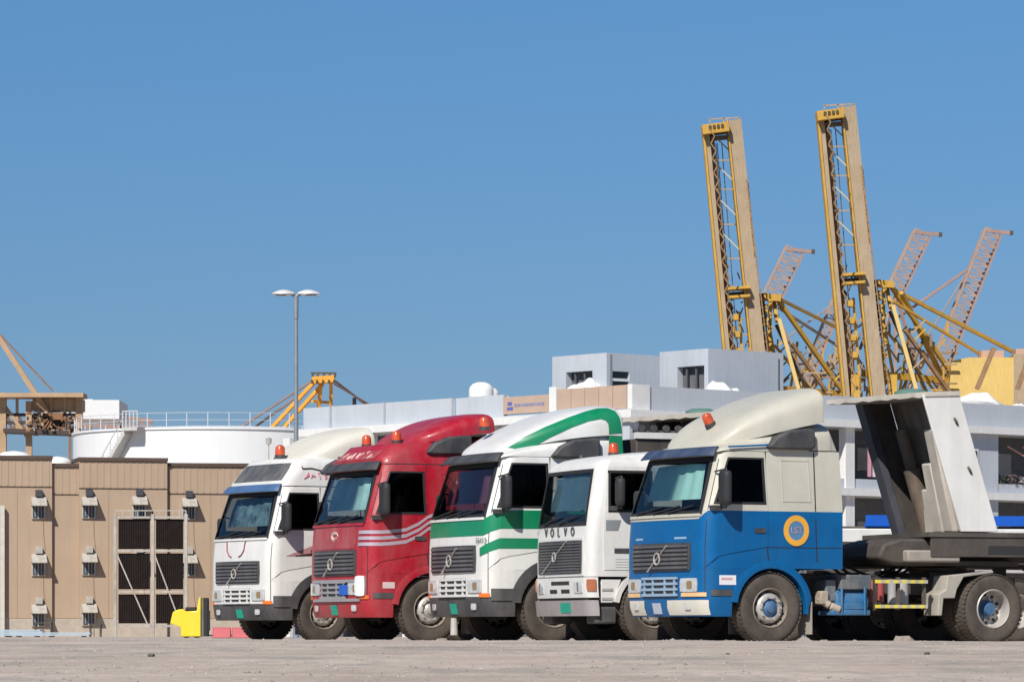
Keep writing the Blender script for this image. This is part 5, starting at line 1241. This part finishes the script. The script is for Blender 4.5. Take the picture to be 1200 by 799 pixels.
    # rooftop rooms
    def room(x0, x1, y0, y1, zt, ops):
        Mr = Mg; z0 = 9.5
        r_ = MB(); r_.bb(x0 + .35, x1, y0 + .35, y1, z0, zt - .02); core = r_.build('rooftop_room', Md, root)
        # west (bright) face with an opening, south (grey) face with an optional opening
        (a, b, c, d) = ops[0]
        for q in ((y0, a, z0, zt), (b, y1, z0, zt), (a, b, z0, c), (a, b, d, zt)): B('room_wall', x0, x0 + .33, q[0], q[1], q[2], q[3], Mr, core)
        if len(ops) > 1:
            (a, b, c, d) = ops[1]
            for q in ((x0 + .33, a, z0, zt), (b, x1, z0, zt), (a, b, z0, c), (a, b, d, zt)): B('room_wall', q[0], q[1], y0, y0 + .33, q[2], q[3], Mr, core)
            B('room_window', a, b, y0 + .12, y0 + .16, c, d, Mwin, core); B('window_bar', a, b, y0 + .02, y0 + .1, lerp(c, d, .45), lerp(c, d, .6), Mw, core)
        else: B('room_wall', x0 + .33, x1, y0, y0 + .33, z0, zt, Mr, core)
        B('room_roof', x0, x1, y0, y1, zt, zt + .06, Mr, core)
        (a, b, c, d) = ops[0]
        for t in (.35, .7): B('window_bar', x0 + .1, x0 + .16, lerp(a, b, t), lerp(a, b, t) + .08, c, d, mat('bar_dark', (.10, .10, .11), .5), core)
        return core
    room(1.3, 4.34, 3.0, 6.5, 11.95, [(3.9, 5.6, 10.3, 11.30), (1.5, 2.6, 10.5, 11.25)])
    room(6.25, 10.74, 2.0, 5.08, 12.30, [(2.25, 3.95, 10.5, 11.65)])
    def dome(px, Y, z, r_, h, nm='rooftop_dome', tall=0):
        X = (px - 600) * Y / F - root.location.x; Yd = Y - root.location.y; c, s = math.cos(R(-A)), math.sin(R(-A))
        m = MB(); rz = random.Random(px)
        prof = [(r_, 0), (r_ * 1.0, tall + h * .3), (r_ * .93, tall + h * .55), (r_ * .7, tall + h * .82), (r_ * .35, tall + h * .97), (0, tall + h)]
        if tall: prof = [(r_ * .95, 0), (r_, .1), (r_, tall * .45), (r_ * .97, tall * .5), (r_, tall * .55)] + prof[1:]
        m.lathe(prof, (X * c - Yd * s, X * s + Yd * c, z), 'z', 24)
        c0 = Vector((X * c - Yd * s, X * s + Yd * c, z))
        if not tall: m.v = [tuple(Vector(q) + (Vector(q) - c0) * 0.34 * noise.noise(Vector(q) * 2.6 + Vector((px, 0, 0)))) for q in m.v]
        return m.build(nm, M_domew, root, angle=60)
    dome(564, 181, 9.5, .55, .5, 'water_tank', 1.25); dome(572, 183, 9.5, .5, .45, 'water_tank', 1.2)
    dome(600, 182, 10.05, .62, .60); dome(612, 184, 10.05, .55, .55)
    dome(672, 173.8, 10.15, .42, .50); dome(690, 173.6, 10.2, .62, .62); dome(712, 173.0, 10.1, .55, .40); dome(842, 174.5, 10.1, .70, .72); dome(858, 175, 10.1, .5, .45)
    dome(935, 181, 10.1, .9, .8); dome(1148, 186, 10.0, 1.1, .95); dome(1164, 187, 10.0, .7, .6); dome(1197, 187, 10.0, .6, .6)
    # laundry on the balcony and plants
    for i, x in enumerate((13.9, 14.25, 14.65, 15.0, 15.35)):
        m = MB(); cl = [(.42, .22, .26), (.50, .40, .44), (.35, .12, .16), (.52, .42, .40), (.30, .2, .26)][i]
        m.grid(lambda u, v: Vector((x + .33 * u, .02 + .04 * math.sin(7 * u + i), 8.35 - 1.35 * v)), 6, 4); o = m.build('hanging_cloth', mat('laundry_%d' % i, cl, .9), root)
    B('clothes_line', 13.1, 16.6, .02, .04, 8.35, 8.37, M_rubber)
    m = MB(); m.beam((23.0, .1, 8.6), (24.6, .1, 8.0), .05, .05); m.beam((24.0, .1, 8.6), (25.3, .1, 8.1), .05, .05); m.build('leaning_pole', mat('orange_pole', (.55, .30, .2), .6), root)
    for i, (x, z) in enumerate(((22.6, 6.8), (23.3, 6.85), (24.1, 6.8), (24.8, 6.85), (13.8, 3.7), (15.2, 3.7), (23.5, 3.7))):
        m = MB(); rz = random.Random(i)
        for k in range(40):
            c = Vector((x + rz.gauss(0, .18), .15 + rz.uniform(-.12, .1), z + rz.uniform(0, .5))); d = Vector((rz.uniform(-1, 1), rz.uniform(-1, 1), rz.uniform(-.4, 1))) * .12; e = Vector((rz.uniform(-1, 1), rz.uniform(-1, 1), rz.uniform(-1, 1))) * .05
            m.add([c - d, c + e, c + d, c - e], [(0, 1, 2, 3)])
        m.build('balcony_clutter', mat('clutter_%d' % (i % 3), [(.05, .07, .03), (.12, .08, .07), (.2, .18, .17)][i % 3], .8), root, smooth=False)
    for i, x in enumerate((15.0, 21.0, 27.2, 31.2)):
        m = MB(); m.bb(x, x + .75, .42, .70, 8.1, 8.55); a_ = m.build('split_unit', M_acw, root, bevel=.02)
        g_ = MB(); g_.lathe([(0, 0), (.17, 0), (.17, .02), (0, .02)], (x + .28, .40, 8.32), 'y', 14); g_.build('fan_grille', M_ack, a_)
    for x in (3.6, 9.9, 19.5, 25.7): m = MB(); m.path([(x, -.06, 0), (x, -.06, 9.1)], .05, 6); m.build('drain_pipe', mat('pipe_grey', (.35, .37, .4), .6), root)
    m = MB(); m.path([(9.5, 1.0, 9.5), (9.5, 1.0, 12.0)], .03); m.build('roof_aerial', M_rubber, root)
    m = MB(); m.bb(.05, .15, 18.6, 18.75, 10.42, 10.75); m.build('roof_post', M_rubber, root)
grey_building()

# ------------------------------------------------------------------ ship-to-shore cranes
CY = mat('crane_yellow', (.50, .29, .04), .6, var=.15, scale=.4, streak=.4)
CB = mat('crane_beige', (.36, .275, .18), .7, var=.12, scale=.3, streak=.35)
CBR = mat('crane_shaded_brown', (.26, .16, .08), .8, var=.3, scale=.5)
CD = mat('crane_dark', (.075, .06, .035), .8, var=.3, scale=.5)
CP = mat('far_crane_pink', (.33, .235, .19), .8, var=.15, scale=.2)
CPD = mat('far_crane_brown', (.30, .20, .17), .8, var=.15, scale=.2)
def lattice(mb, a0, a1, b0, b1, n, w_, m=0):
    for i in range(n):
        t0, t1 = i / n, (i + 1) / n
        p, q = a0.lerp(a1, t0), b0.lerp(b1, t1 if i % 2 == 0 else t0); r_ = a0.lerp(a1, t1) if i % 2 else q
        if i % 2 == 0: mb.beam(a0.lerp(a1, t0), b0.lerp(b1, t1), w_, w_, m)
        else: mb.beam(b0.lerp(b1, t0), a0.lerp(a1, t1), w_, w_, m)
def big_crane(ox, oy, Y, label, stays):
    """raised boom seen almost end on. (ox, oy) moves the pattern in picture columns and rows"""
    root = empty('ship_crane', (P(880 + ox, HY, Y).x, Y, 0)); tag(root, label, 'crane', 'container cranes behind the grey building')
    base = Vector(root.location)
    Q = lambda px, py, d=0.0: P(px + ox, py + oy, Y) * 1.0 - base + Vector((0, d, 0))
    k = Y / F
    # left girder: front face and shaded inner face; the girders are boxes several metres deep
    tl, bl = Q(826, 148), Q(861, 520); tr_, br = Q(860, 142), Q(899, 520)
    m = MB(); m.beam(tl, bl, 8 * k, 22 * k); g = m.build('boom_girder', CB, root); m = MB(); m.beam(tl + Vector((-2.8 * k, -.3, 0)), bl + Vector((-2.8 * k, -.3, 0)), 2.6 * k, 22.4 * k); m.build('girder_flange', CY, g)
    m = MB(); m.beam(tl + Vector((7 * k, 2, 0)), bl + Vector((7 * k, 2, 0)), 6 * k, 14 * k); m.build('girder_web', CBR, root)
    m = MB(); m.beam(tr_, br, 16 * k, 22 * k); m.beam(Q(868, 215, 1), Q(902, 520, 1), 10 * k, 20 * k); g = m.build('boom_girder', CB, root)
    m = MB(); m.beam(tr_ + Vector((-8.5 * k, -.2, 0)), br + Vector((-8.5 * k, -.2, 0)), 2 * k, 24 * k); m.build('girder_flange', CY, g)
    m = MB(); m.beam(Q(875, 212, -2), Q(884, 300, -2), 2 * k, 3 * k); m.build('girder_rail', CBR, root)
    # head frame
    m = MB(); m.beam(Q(822, 155, -1.6), Q(853, 151, -1.6), 5, 11 * k, up=(0, 0, 1)); m.build('head_beam', CY, root)
    m = MB()
    for t in (.2, .4, .6, .8): p = Q(lerp(826, 850, t), lerp(153, 150, t), -1.6 - 2.6); m.box(p, (3 * k, .3, 4 * k))
    m.beam(Q(832, 163, 0), Q(853, 161, 0), 5, 2.5 * k); m.build('head_vent', CD, root)
    m = MB()
    for px in (832, 848, 866): m.beam(Q(px, 144), Q(px, 138), .25, .25)
    m.beam(Q(832, 140), Q(868, 138), .25, .25); m.build('head_railing', CB, root)
    # ties between girders
    for i, py in enumerate((188, 222, 263, 303, 340, 392)):
        a, b = Q(826 + (py - 150) * .094, py), Q(862 + (py - 143) * .095, py)
        m = MB(); m.beam(a, b, 1.5 * k, 1.5 * k); m.build('cross_tie', CB, root)
        if i < 4:
            m = MB(); a2 = Q(826 + (py - 150) * .094 + 8, py - 28); m.beam(a2, b, 1.6 * k, 1.6 * k); m.build('diagonal_tie', mat('crane_pale_green', (.42, .42, .33), .7), root)
        m = MB(); m.box(a + Vector((10 * k, -1.5, 0)), (3 * k, 1, 4 * k)); m.build('lamp_box', CD, root)
    # inner ladder / trolley rail
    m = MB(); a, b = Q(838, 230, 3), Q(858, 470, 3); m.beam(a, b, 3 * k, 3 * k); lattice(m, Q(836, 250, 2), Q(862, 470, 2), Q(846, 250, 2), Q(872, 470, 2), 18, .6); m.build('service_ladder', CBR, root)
    m = MB(); m.beam(Q(852, 340, -2), Q(878, 338, -2), 4, 3.2 * k); m.beam(Q(852, 350, -2), Q(878, 348, -2), 4, 3.0 * k); m.build('mid_beam', CY, root)
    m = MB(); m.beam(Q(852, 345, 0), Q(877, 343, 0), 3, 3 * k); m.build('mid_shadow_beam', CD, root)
    m = MB()
    for py in (372, 392, 412, 432): m.box(Q(862 + (py - 372) * .09, py, 0), (6 * k, 3, 7 * k)); 
    m.beam(Q(866, 365), Q(874, 470), 3 * k, 3 * k); m.build('sheave_block', CY, root)
    m = MB()
    lattice(m, Q(828, 160, -12), Q(860, 500, -12), Q(833, 160, -12), Q(865, 500, -12), 40, .22)
    for t in range(30): p_ = Q(lerp(869, 904, t / 29) + 3, lerp(215, 500, t / 29), -3); m.beam(p_, p_ + Vector((3.2 * k, 0, 1.2 * k)), .18, .18)
    m.beam(Q(874, 212, -3), Q(909, 498, -3), .2, .2)
    o = m.build('walkway', CBR, root, smooth=False); o['kind'] = 'stuff'
    m = MB()
    for dx in (0, 1.6, 7): m.beam(Q(840 + dx, 165, 4), Q(866 + dx, 500, 4), .16, .16)
    m.beam(Q(850, 165, 0), Q(915, 345, 6), .14, .14) if False else None
    o = m.build('hoist_rope', CD, root, smooth=False); o['kind'] = 'stuff'
    m = MB(); rz = random.Random(int(Y) + 5)
    for i in range(34):
        py = rz.uniform(325, 500); t = (py - 150) / 350; xa = 826 + 33 * t + 9; xb_ = 862 + 36 * t - 9
        a_ = Q(rz.uniform(xa, xb_), py, rz.uniform(-2, 4)); q_ = rz.choice([(3, 1), (1, 4), (3, 5), (-3, 5), (1, 6)])
        m.beam(a_, a_ + Vector((q_[0] * k, 0, q_[1] * k * 1.6)), rz.uniform(1, 2.4) * k, 1.5 * k, i % 3)
    o = m.build('trolley_clutter', [CY, CBR, CD], root, smooth=False); o['kind'] = 'stuff'
    for i, (a_, b_, c_, d_) in enumerate(((905, 380, 925, 480), (925, 480, 960, 400), (912, 400, 985, 485), (880, 420, 905, 360), (940, 395, 930, 480), (975, 470, 1000, 415))):
        m = MB(); m.beam(Q(a_, b_, 9 + i), Q(c_, d_, 12 + i * 2), 2.6 * k, 2.6 * k); m.build('portal_brace', (CY, CBR)[i % 2], root)
    # apex tower and machine frames
    ap = Q(907, 348, 6)
    m = MB(); m.beam(Q(897, 345, 6), Q(917, 347, 6), 3, 8 * k); m.build('apex_head', CY, root)
    m = MB(); m.beam(Q(905, 350, 6), Q(902, 520, 6), 4 * k, 4 * k); m.build('apex_post', CY, root)
    m = MB(); m.beam(Q(914, 372, 3), Q(955, 520, 3), 4.5 * k, 4.5 * k); m.build('apex_leg', mat('crane_pale_yellow', (.62, .46, .18), .6), root)
    m = MB(); m.beam(Q(910, 350, 8), Q(912, 375, 4), 4 * k, 4 * k); m.build('apex_strut', CY, root)
    m = MB(); m.beam(Q(895, 340, 9), Q(900, 400, 9), 6 * k, 3); 
    for py in range(348, 400, 8): m.box(Q(899, py, 4), (7 * k, 2, 2 * k))
    m.build('stair_tower', CD, root)
    m = MB(); lattice(m, Q(896, 345, 2), Q(899, 470, 2), Q(905, 345, 2), Q(908, 470, 2), 16, .5); m.build('stair_lattice', CY, root)
    for (a, b, c, d, wd, mm, dep) in [(915, 350, 1047, 520, 4.5, CY, 22), (930, 400, 1020, 515, 4, CBR, 14), (912, 378, 965, 480, 3, CD, 14)] + stays:
        m = MB(); m.beam(Q(a, b, 6), Q(c, d, dep), wd * k, wd * k); m.build('back_stay', mm, root)
    m = MB(); m.beam(Q(880, 452, 4), Q(1010, 456, 20), 8 * k, 8 * k); m.build('portal_beam', CY, root)
    rz = random.Random(int(Y)); m = MB()
    for i in range(110):
        a = Q(rz.uniform(850, 985), 395 + 95 * rz.random() ** .8, rz.uniform(5, 26)); d_ = [(0, 5), (6, 0), (5, 5), (4, -6)][i % 4]; q_ = rz.uniform(.8, 2.2)
        m.beam(a, a + Vector((d_[0] * k * q_ * 1.6, 0, d_[1] * k * q_ * 1.6)), rz.uniform(1.5, 3) * k, 2 * k, i % 3)
    for i in range(14): m.box(Q(rz.uniform(855, 930), rz.uniform(405, 480), rz.uniform(8, 20)), (rz.uniform(4, 9) * k, 1.5, rz.uniform(3, 8) * k), i % 3)
    o = m.build('portal_machinery', [CY, CBR, CB], root, smooth=False); o['kind'] = 'stuff'
    # legs to the quay, hidden by the building but standing
    for px, d in ((868, 0), (912, 0), (880, 30), (1000, 30)):
        m = MB(); top_ = Q(px, 455, d); m.beam(top_, Vector((top_.x, top_.y, 0)), 1.6, 1.6); m.build('portal_leg', CY, root)
    return root
big_crane(0, 0, 800.0, 'yellow container crane with raised boom, the left and lower of the two large ones', [(915, 347, 1012, 379, 3.2, CY, 30), (915, 358, 1004, 398, 2.6, CB, 30), (1010, 392, 920, 495, 3, CB, 30)])
big_crane(134, -16, 780.0, 'tallest yellow container crane with raised boom, right of the other large one', [])

def extra_stays():
    # house and long stays of the tallest crane, running out of the frame
    Y = 800.0; k = Y / F; root = empty('crane_machine_house', (P(1150, HY, Y).x, Y + 30, 0)); tag(root, 'yellow crane machine house at the right edge behind the grey building roof', 'machine house')
    base = Vector(root.location); Q = lambda px, py, d=0.0: P(px, py, Y) - base + Vector((0, d, 0))
    Mh = mat('house_yellow', (.62, .43, .13), .6, var=.06, scale=.3, streak=.3)
    a, b = Q(1098, 422), Q(1186, 500)
    m = MB(); m.prism([(Q(1182, 500).x, b.z), (Q(1182, 418).x, a.z), (Q(1130, 420).x, a.z), (Q(1110, 426).x, Q(0, 426).z), (Q(1104, 500).x, b.z)], -38, -20); m.build('house_body', Mh, root)
    m = MB(); m.bb(Q(1182, 0).x, Q(1215, 0).x, -38, -20, b.z, Q(0, 418).z); m.build('house_end', CB, root)
    m = MB(); m.bb(Q(1146, 0).x, Q(1172, 0).x, -36, -30, a.z, Q(0, 413).z); m.bb(Q(1186, 0).x, Q(1212, 0).x, -36, -30, a.z, Q(0, 411).z); m.build('roof_vent', mat('faded_salmon', (.48, .30, .22), .8), root)
    m = MB(); m.beam(Q(1137, 424, -39.5), Q(1118, 470, -39.5), .9, .9); m.beam(Q(1180, 424, -39.5), Q(1163, 470, -39.5), .9, .9); m.build('house_brace', CBR, root)
    m = MB(); m.bb(Q(1088, 0).x, Q(1215, 0).x, -36, -22, Q(0, 540).z, Q(0, 500).z); m.build('house_girder', CY, root)
    for px in (1100, 1205):
        m = MB(); m.bb(Q(px, 0).x - .9, Q(px, 0).x + .9, -30, -28, 0, Q(0, 540).z); m.build('portal_leg', CY, root)
extra_stays()
def long_stays():
    root = [o for o in bpy.data.objects if o.name.startswith('ship_crane') and not o.parent][-1]; Y = 780.0; k = Y / F; base = Vector(root.location)
    Q = lambda px, py, d=0.0: P(px, py, Y) - base + Vector((0, d, 0))
    for a, b, c, d, wd in ((1050, 336, 1300, 443, 4), (1050, 350, 1300, 478, 3), (1060, 340, 1165, 510, 5)):
        m = MB(); m.beam(Q(a, b, 6), Q(c, d, 34), wd * k, wd * k); m.build('back_stay', CY, root)
long_stays()

def far_crane(top, bot, w_, label, Y=1300.0, tip=True, legs=None):
    root = empty('far_crane', (P(bot[0], HY, Y).x, Y, 0)); tag(root, label, 'crane', 'far container cranes')
    base = Vector(root.location); Q = lambda px, py, d=0.0: P(px, py, Y) - base + Vector((0, d, 0)); k = Y / F
    d = Vector((top[0] - bot[0], top[1] - bot[1])); d.normalize(); nx, ny = -d.y * w_ / 2, d.x * w_ / 2
    edges = []
    for s in (-1, 1):
        for dep in (0, 7):
            m = MB(); m.beam(Q(bot[0] + s * nx, bot[1] + s * ny, dep), Q(top[0] + s * nx, top[1] + s * ny, dep), (2.6 if s > 0 else 2.0) * k, 2.4 * k); m.build('boom_chord', CP if s < 0 else CPD, root)
    L = math.hypot(top[0] - bot[0], top[1] - bot[1]); n = max(6, int(L / 6))
    m = MB(); lattice(m, Q(bot[0] - nx, bot[1] - ny), Q(top[0] - nx, top[1] - ny), Q(bot[0] + nx, bot[1] + ny), Q(top[0] + nx, top[1] + ny), n, 1.4 * k)
    lattice(m, Q(bot[0] + nx, bot[1] + ny, 7), Q(top[0] + nx, top[1] + ny, 7), Q(bot[0] - nx, bot[1] - ny, 7), Q(top[0] - nx, top[1] - ny, 7), n, 1.2 * k)
    for i in range(n + 1):
        t = i / n; x, y = lerp(bot[0], top[0], t), lerp(bot[1], top[1], t); m.beam(Q(x - nx, y - ny), Q(x + nx, y + ny), 1.2 * k, 1.2 * k)
        m.beam(Q(x + nx, y + ny), Q(x + nx, y + ny, 7), 1.2 * k, 1.2 * k)
    o = m.build('boom_lattice', CP, root, smooth=False)
    if tip:
        m = MB(); m.beam(Q(top[0] - nx, top[1]), Q(top[0] + nx * 1.0 + 9, top[1] + 3), 3 * k, 4 * k); m.build('boom_tip', CPD, root); m = MB(); m.box(Q(top[0] + nx + 11, top[1] + 3), (4 * k, 4 * k, 5 * k)); m.build('tip_cabin', CD, root)
    for (a, b, c, e, wd, mm) in (legs or []):
        m = MB(); m.beam(Q(a, b, 3), Q(c, e, 10), wd * k, wd * k); m.build('strut', mm, root)
    m = MB(); q = Q(bot[0], bot[1], 3); m.beam(q, Vector((q.x, q.y, 0)), 3 * k, 3 * k); m.build('tower_leg', CPD, root)
    return root
far_crane((932, 292), (903, 352), 22, 'far pinkish crane boom showing between the two large yellow cranes', legs=[(903, 350, 960, 470, 3, CP)])
far_crane((1082, 272), (1050, 340), 20, 'far pinkish crane boom just right of the tallest yellow crane', legs=[(1050, 340, 1090, 470, 3, CP), (1020, 470, 1050, 345, 2.4, CP)])
far_crane((1165, 270), (1098, 440), 20, 'long far pinkish crane boom, rightmost of the three pinkish ones', legs=[(1135, 315, 1040, 380, 3, CPD), (1135, 318, 1060, 440, 1.5, CP), (1098, 440, 1120, 480, 4, CP)])
far_crane((985, 345), (935, 470), 12, 'fourth pinkish crane truss low between the two large yellow cranes', tip=False, Y=1320.0, legs=[(992, 400, 940, 470, 6, CP), (1000, 400, 1000, 470, 6, CP), (985, 350, 915, 400, 1.6, CP), (1095, 400, 1060, 470, 4, CP), (1095, 405, 1110, 470, 3, CBR), (1075, 400, 1060, 465, 3, CP)])

def orange_crane():
    Y = 700.0; k = Y / F; root = empty('orange_crane', (P(378, HY, Y).x, Y, 0)); tag(root, 'orange crane apex with spread stays behind the left end of the grey building', 'crane')
    base = Vector(root.location); Q = lambda px, py, d=0.0: P(px, py, Y) - base + Vector((0, d, 0)); Mo = mat('crane_orange', (.72, .33, .03), .6, var=.15, scale=.4)
    m = MB(); m.beam(Q(366, 446), Q(392, 444), 3, 8 * k); m.build('apex_head', Mo, root)
    m = MB()
    for px in (366, 372, 379, 386, 392): m.beam(Q(px, 442), Q(px + 1, 437), .4, .4); m.box(Q(px, 448, -2), (2 * k, 1, 4 * k))
    m.beam(Q(364, 437), Q(394, 437), .25, .25); m.build('apex_railing', CD, root)
    for a, b, c, d, wd, mm in ((368, 448, 298, 520, 4, Mo), (378, 450, 320, 512, 4, Mo), (376, 450, 368, 520, 4, Mo), (388, 448, 386, 520, 4, Mo), (366, 446, 262, 506, 2, CPD), (366, 452, 280, 506, 2, CPD), (392, 446, 432, 474, 2, CPD), (392, 450, 445, 478, 1.5, CPD), (366, 470, 385, 470, 3, Mo)):
        m = MB(); m.beam(Q(a, b, 0), Q(c, d, 12 if wd < 3 else 4), wd * k, wd * k); m.build('stay', mm, root)
    for px in (368, 386): m = MB(); q = Q(px, 518, 4); m.beam(q, Vector((q.x, q.y, 0)), 1.2, 1.2); m.build('leg', Mo, root)
orange_crane()

def brown_gantry():
    Y = 520.0; k = Y / F; root = empty('brown_gantry', (P(40, HY, Y).x, Y, 0)); tag(root, 'rusty brown gantry crane with a slanting boom at the far left behind the tan building', 'crane')
    base = Vector(root.location); Q = lambda px, py, d=0.0: P(px, py, Y) - base + Vector((0, d, 0)); Mb = mat('gantry_tan', (.40, .27, .16), .7, var=.2, scale=.4); Mr = mat('gantry_rust', (.22, .11, .055), .8, var=.3, scale=.6)
    for px, wd, py0, mm in ((3, 9, 460, Mb), (34, 7, 470, Mb), (93, 8, 462, Mb)):
        m = MB(); a = Q(px, py0); m.beam(a, Vector((a.x, a.y, 0)), wd * k, wd * k); m.build('leg', mm, root)
    m = MB(); m.beam(Q(-10, 464), Q(100, 464), 5, 5 * k); m.build('top_beam', Mb, root)
    m = MB(); m.beam(Q(38, 474, 2), Q(96, 474, 2), 4, 14 * k); m.build('machinery_panel', Mb, root)
    m = MB(); m.beam(Q(-8, 385), Q(56, 484), 6 * k, 6 * k); m.build('boom', Mb, root)
    m = MB(); m.beam(Q(0, 392), Q(62, 458), .2, .2); m.build('boom_cable', Mr, root)
    for a_, b_, c_, d_, w_ in ((40, 470, 56, 482, 3.5), (0, 468, 32, 512, 4), (95, 468, 80, 486, 2)): m = MB(); m.beam(Q(a_, b_), Q(c_, d_), w_ * k, w_ * k); m.build('knee_brace', Mb, root)
    m = MB(); m.beam(Q(6, 505), Q(88, 508), 4, 5 * k); m.build('lower_beam', mat('gantry_dark', (.06, .045, .04), .8), root)
    rz = random.Random(4); m = MB()
    for px_ in (20, 46, 60, 76): m.beam(Q(px_, 466), Q(px_, 508), .35, .35, 1)
    for py_ in (486, 495): m.beam(Q(6, py_), Q(94, py_), .4, .4, 2)
    lattice(m, Q(8, 486), Q(92, 486), Q(8, 506), Q(92, 506), 12, .3, 0)
    m.box(Q(58, 494, 3), (34 * k, 2, 14 * k), 2); m.box(Q(66, 488, 0), (14 * k, 2, 8 * k), 0)
    for i in range(90):
        p = Q(rz.uniform(34, 90), rz.uniform(484, 508), rz.uniform(-4, 4)); m.box(p, (rz.uniform(1, 5) * k, 1, rz.uniform(.8, 3.5) * k), i % 3)
    for i in range(10): a = Q(rz.uniform(34, 90), rz.uniform(482, 505), -2); m.beam(a, a + Vector((rz.uniform(-1.5, 1.5), 0, rz.uniform(-1.8, 1.8))), .18, .18)
    o = m.build('trolley_machinery', [Mr, Mb, mat('gantry_dark', (.06, .045, .04), .8)], root, smooth=False); o['kind'] = 'stuff'
    m = MB(); m.bb(Q(50, 0).x, Q(122, 0).x, 20, 32, Q(0, 481).z, Q(0, 458).z); m.bb(Q(52, 0).x, Q(88, 0).x, 22, 30, Q(0, 458).z, Q(0, 456).z); m.build('white_cabin', mat('cabin_white', (.66, .66, .66), .6, var=.05), root)
    m = MB()
    for px in (56, 118): m.beam(Q(px, 481, 26), Q(px, 560, 26), 3 * k, 3 * k)
    m.build('cabin_post', Mr, root)
    # far conveyor truss running right
    tr2 = empty('conveyor', (P(140, HY, 560).x, 560, 0)); tag(tr2, 'dark conveyor truss running right from the brown gantry above the storage tank', 'conveyor')
    b2 = Vector(tr2.location); Q2 = lambda px, py: P(px, py, 560) - b2; m = MB()
    m.beam(Q2(96, 483), Q2(178, 493), .5, .5); m.beam(Q2(96, 498), Q2(185, 503), .5, .5); lattice(m, Q2(96, 483), Q2(178, 493), Q2(96, 498), Q2(178, 503), 12, .4); m.build('truss', CPD, tr2)
    for px in (104, 140, 170): q = Q2(px, 500); m = MB(); m.beam(q, Vector((q.x, q.y, 0)), .8, .8); m.build('trestle_leg', CPD, tr2)
brown_gantry()
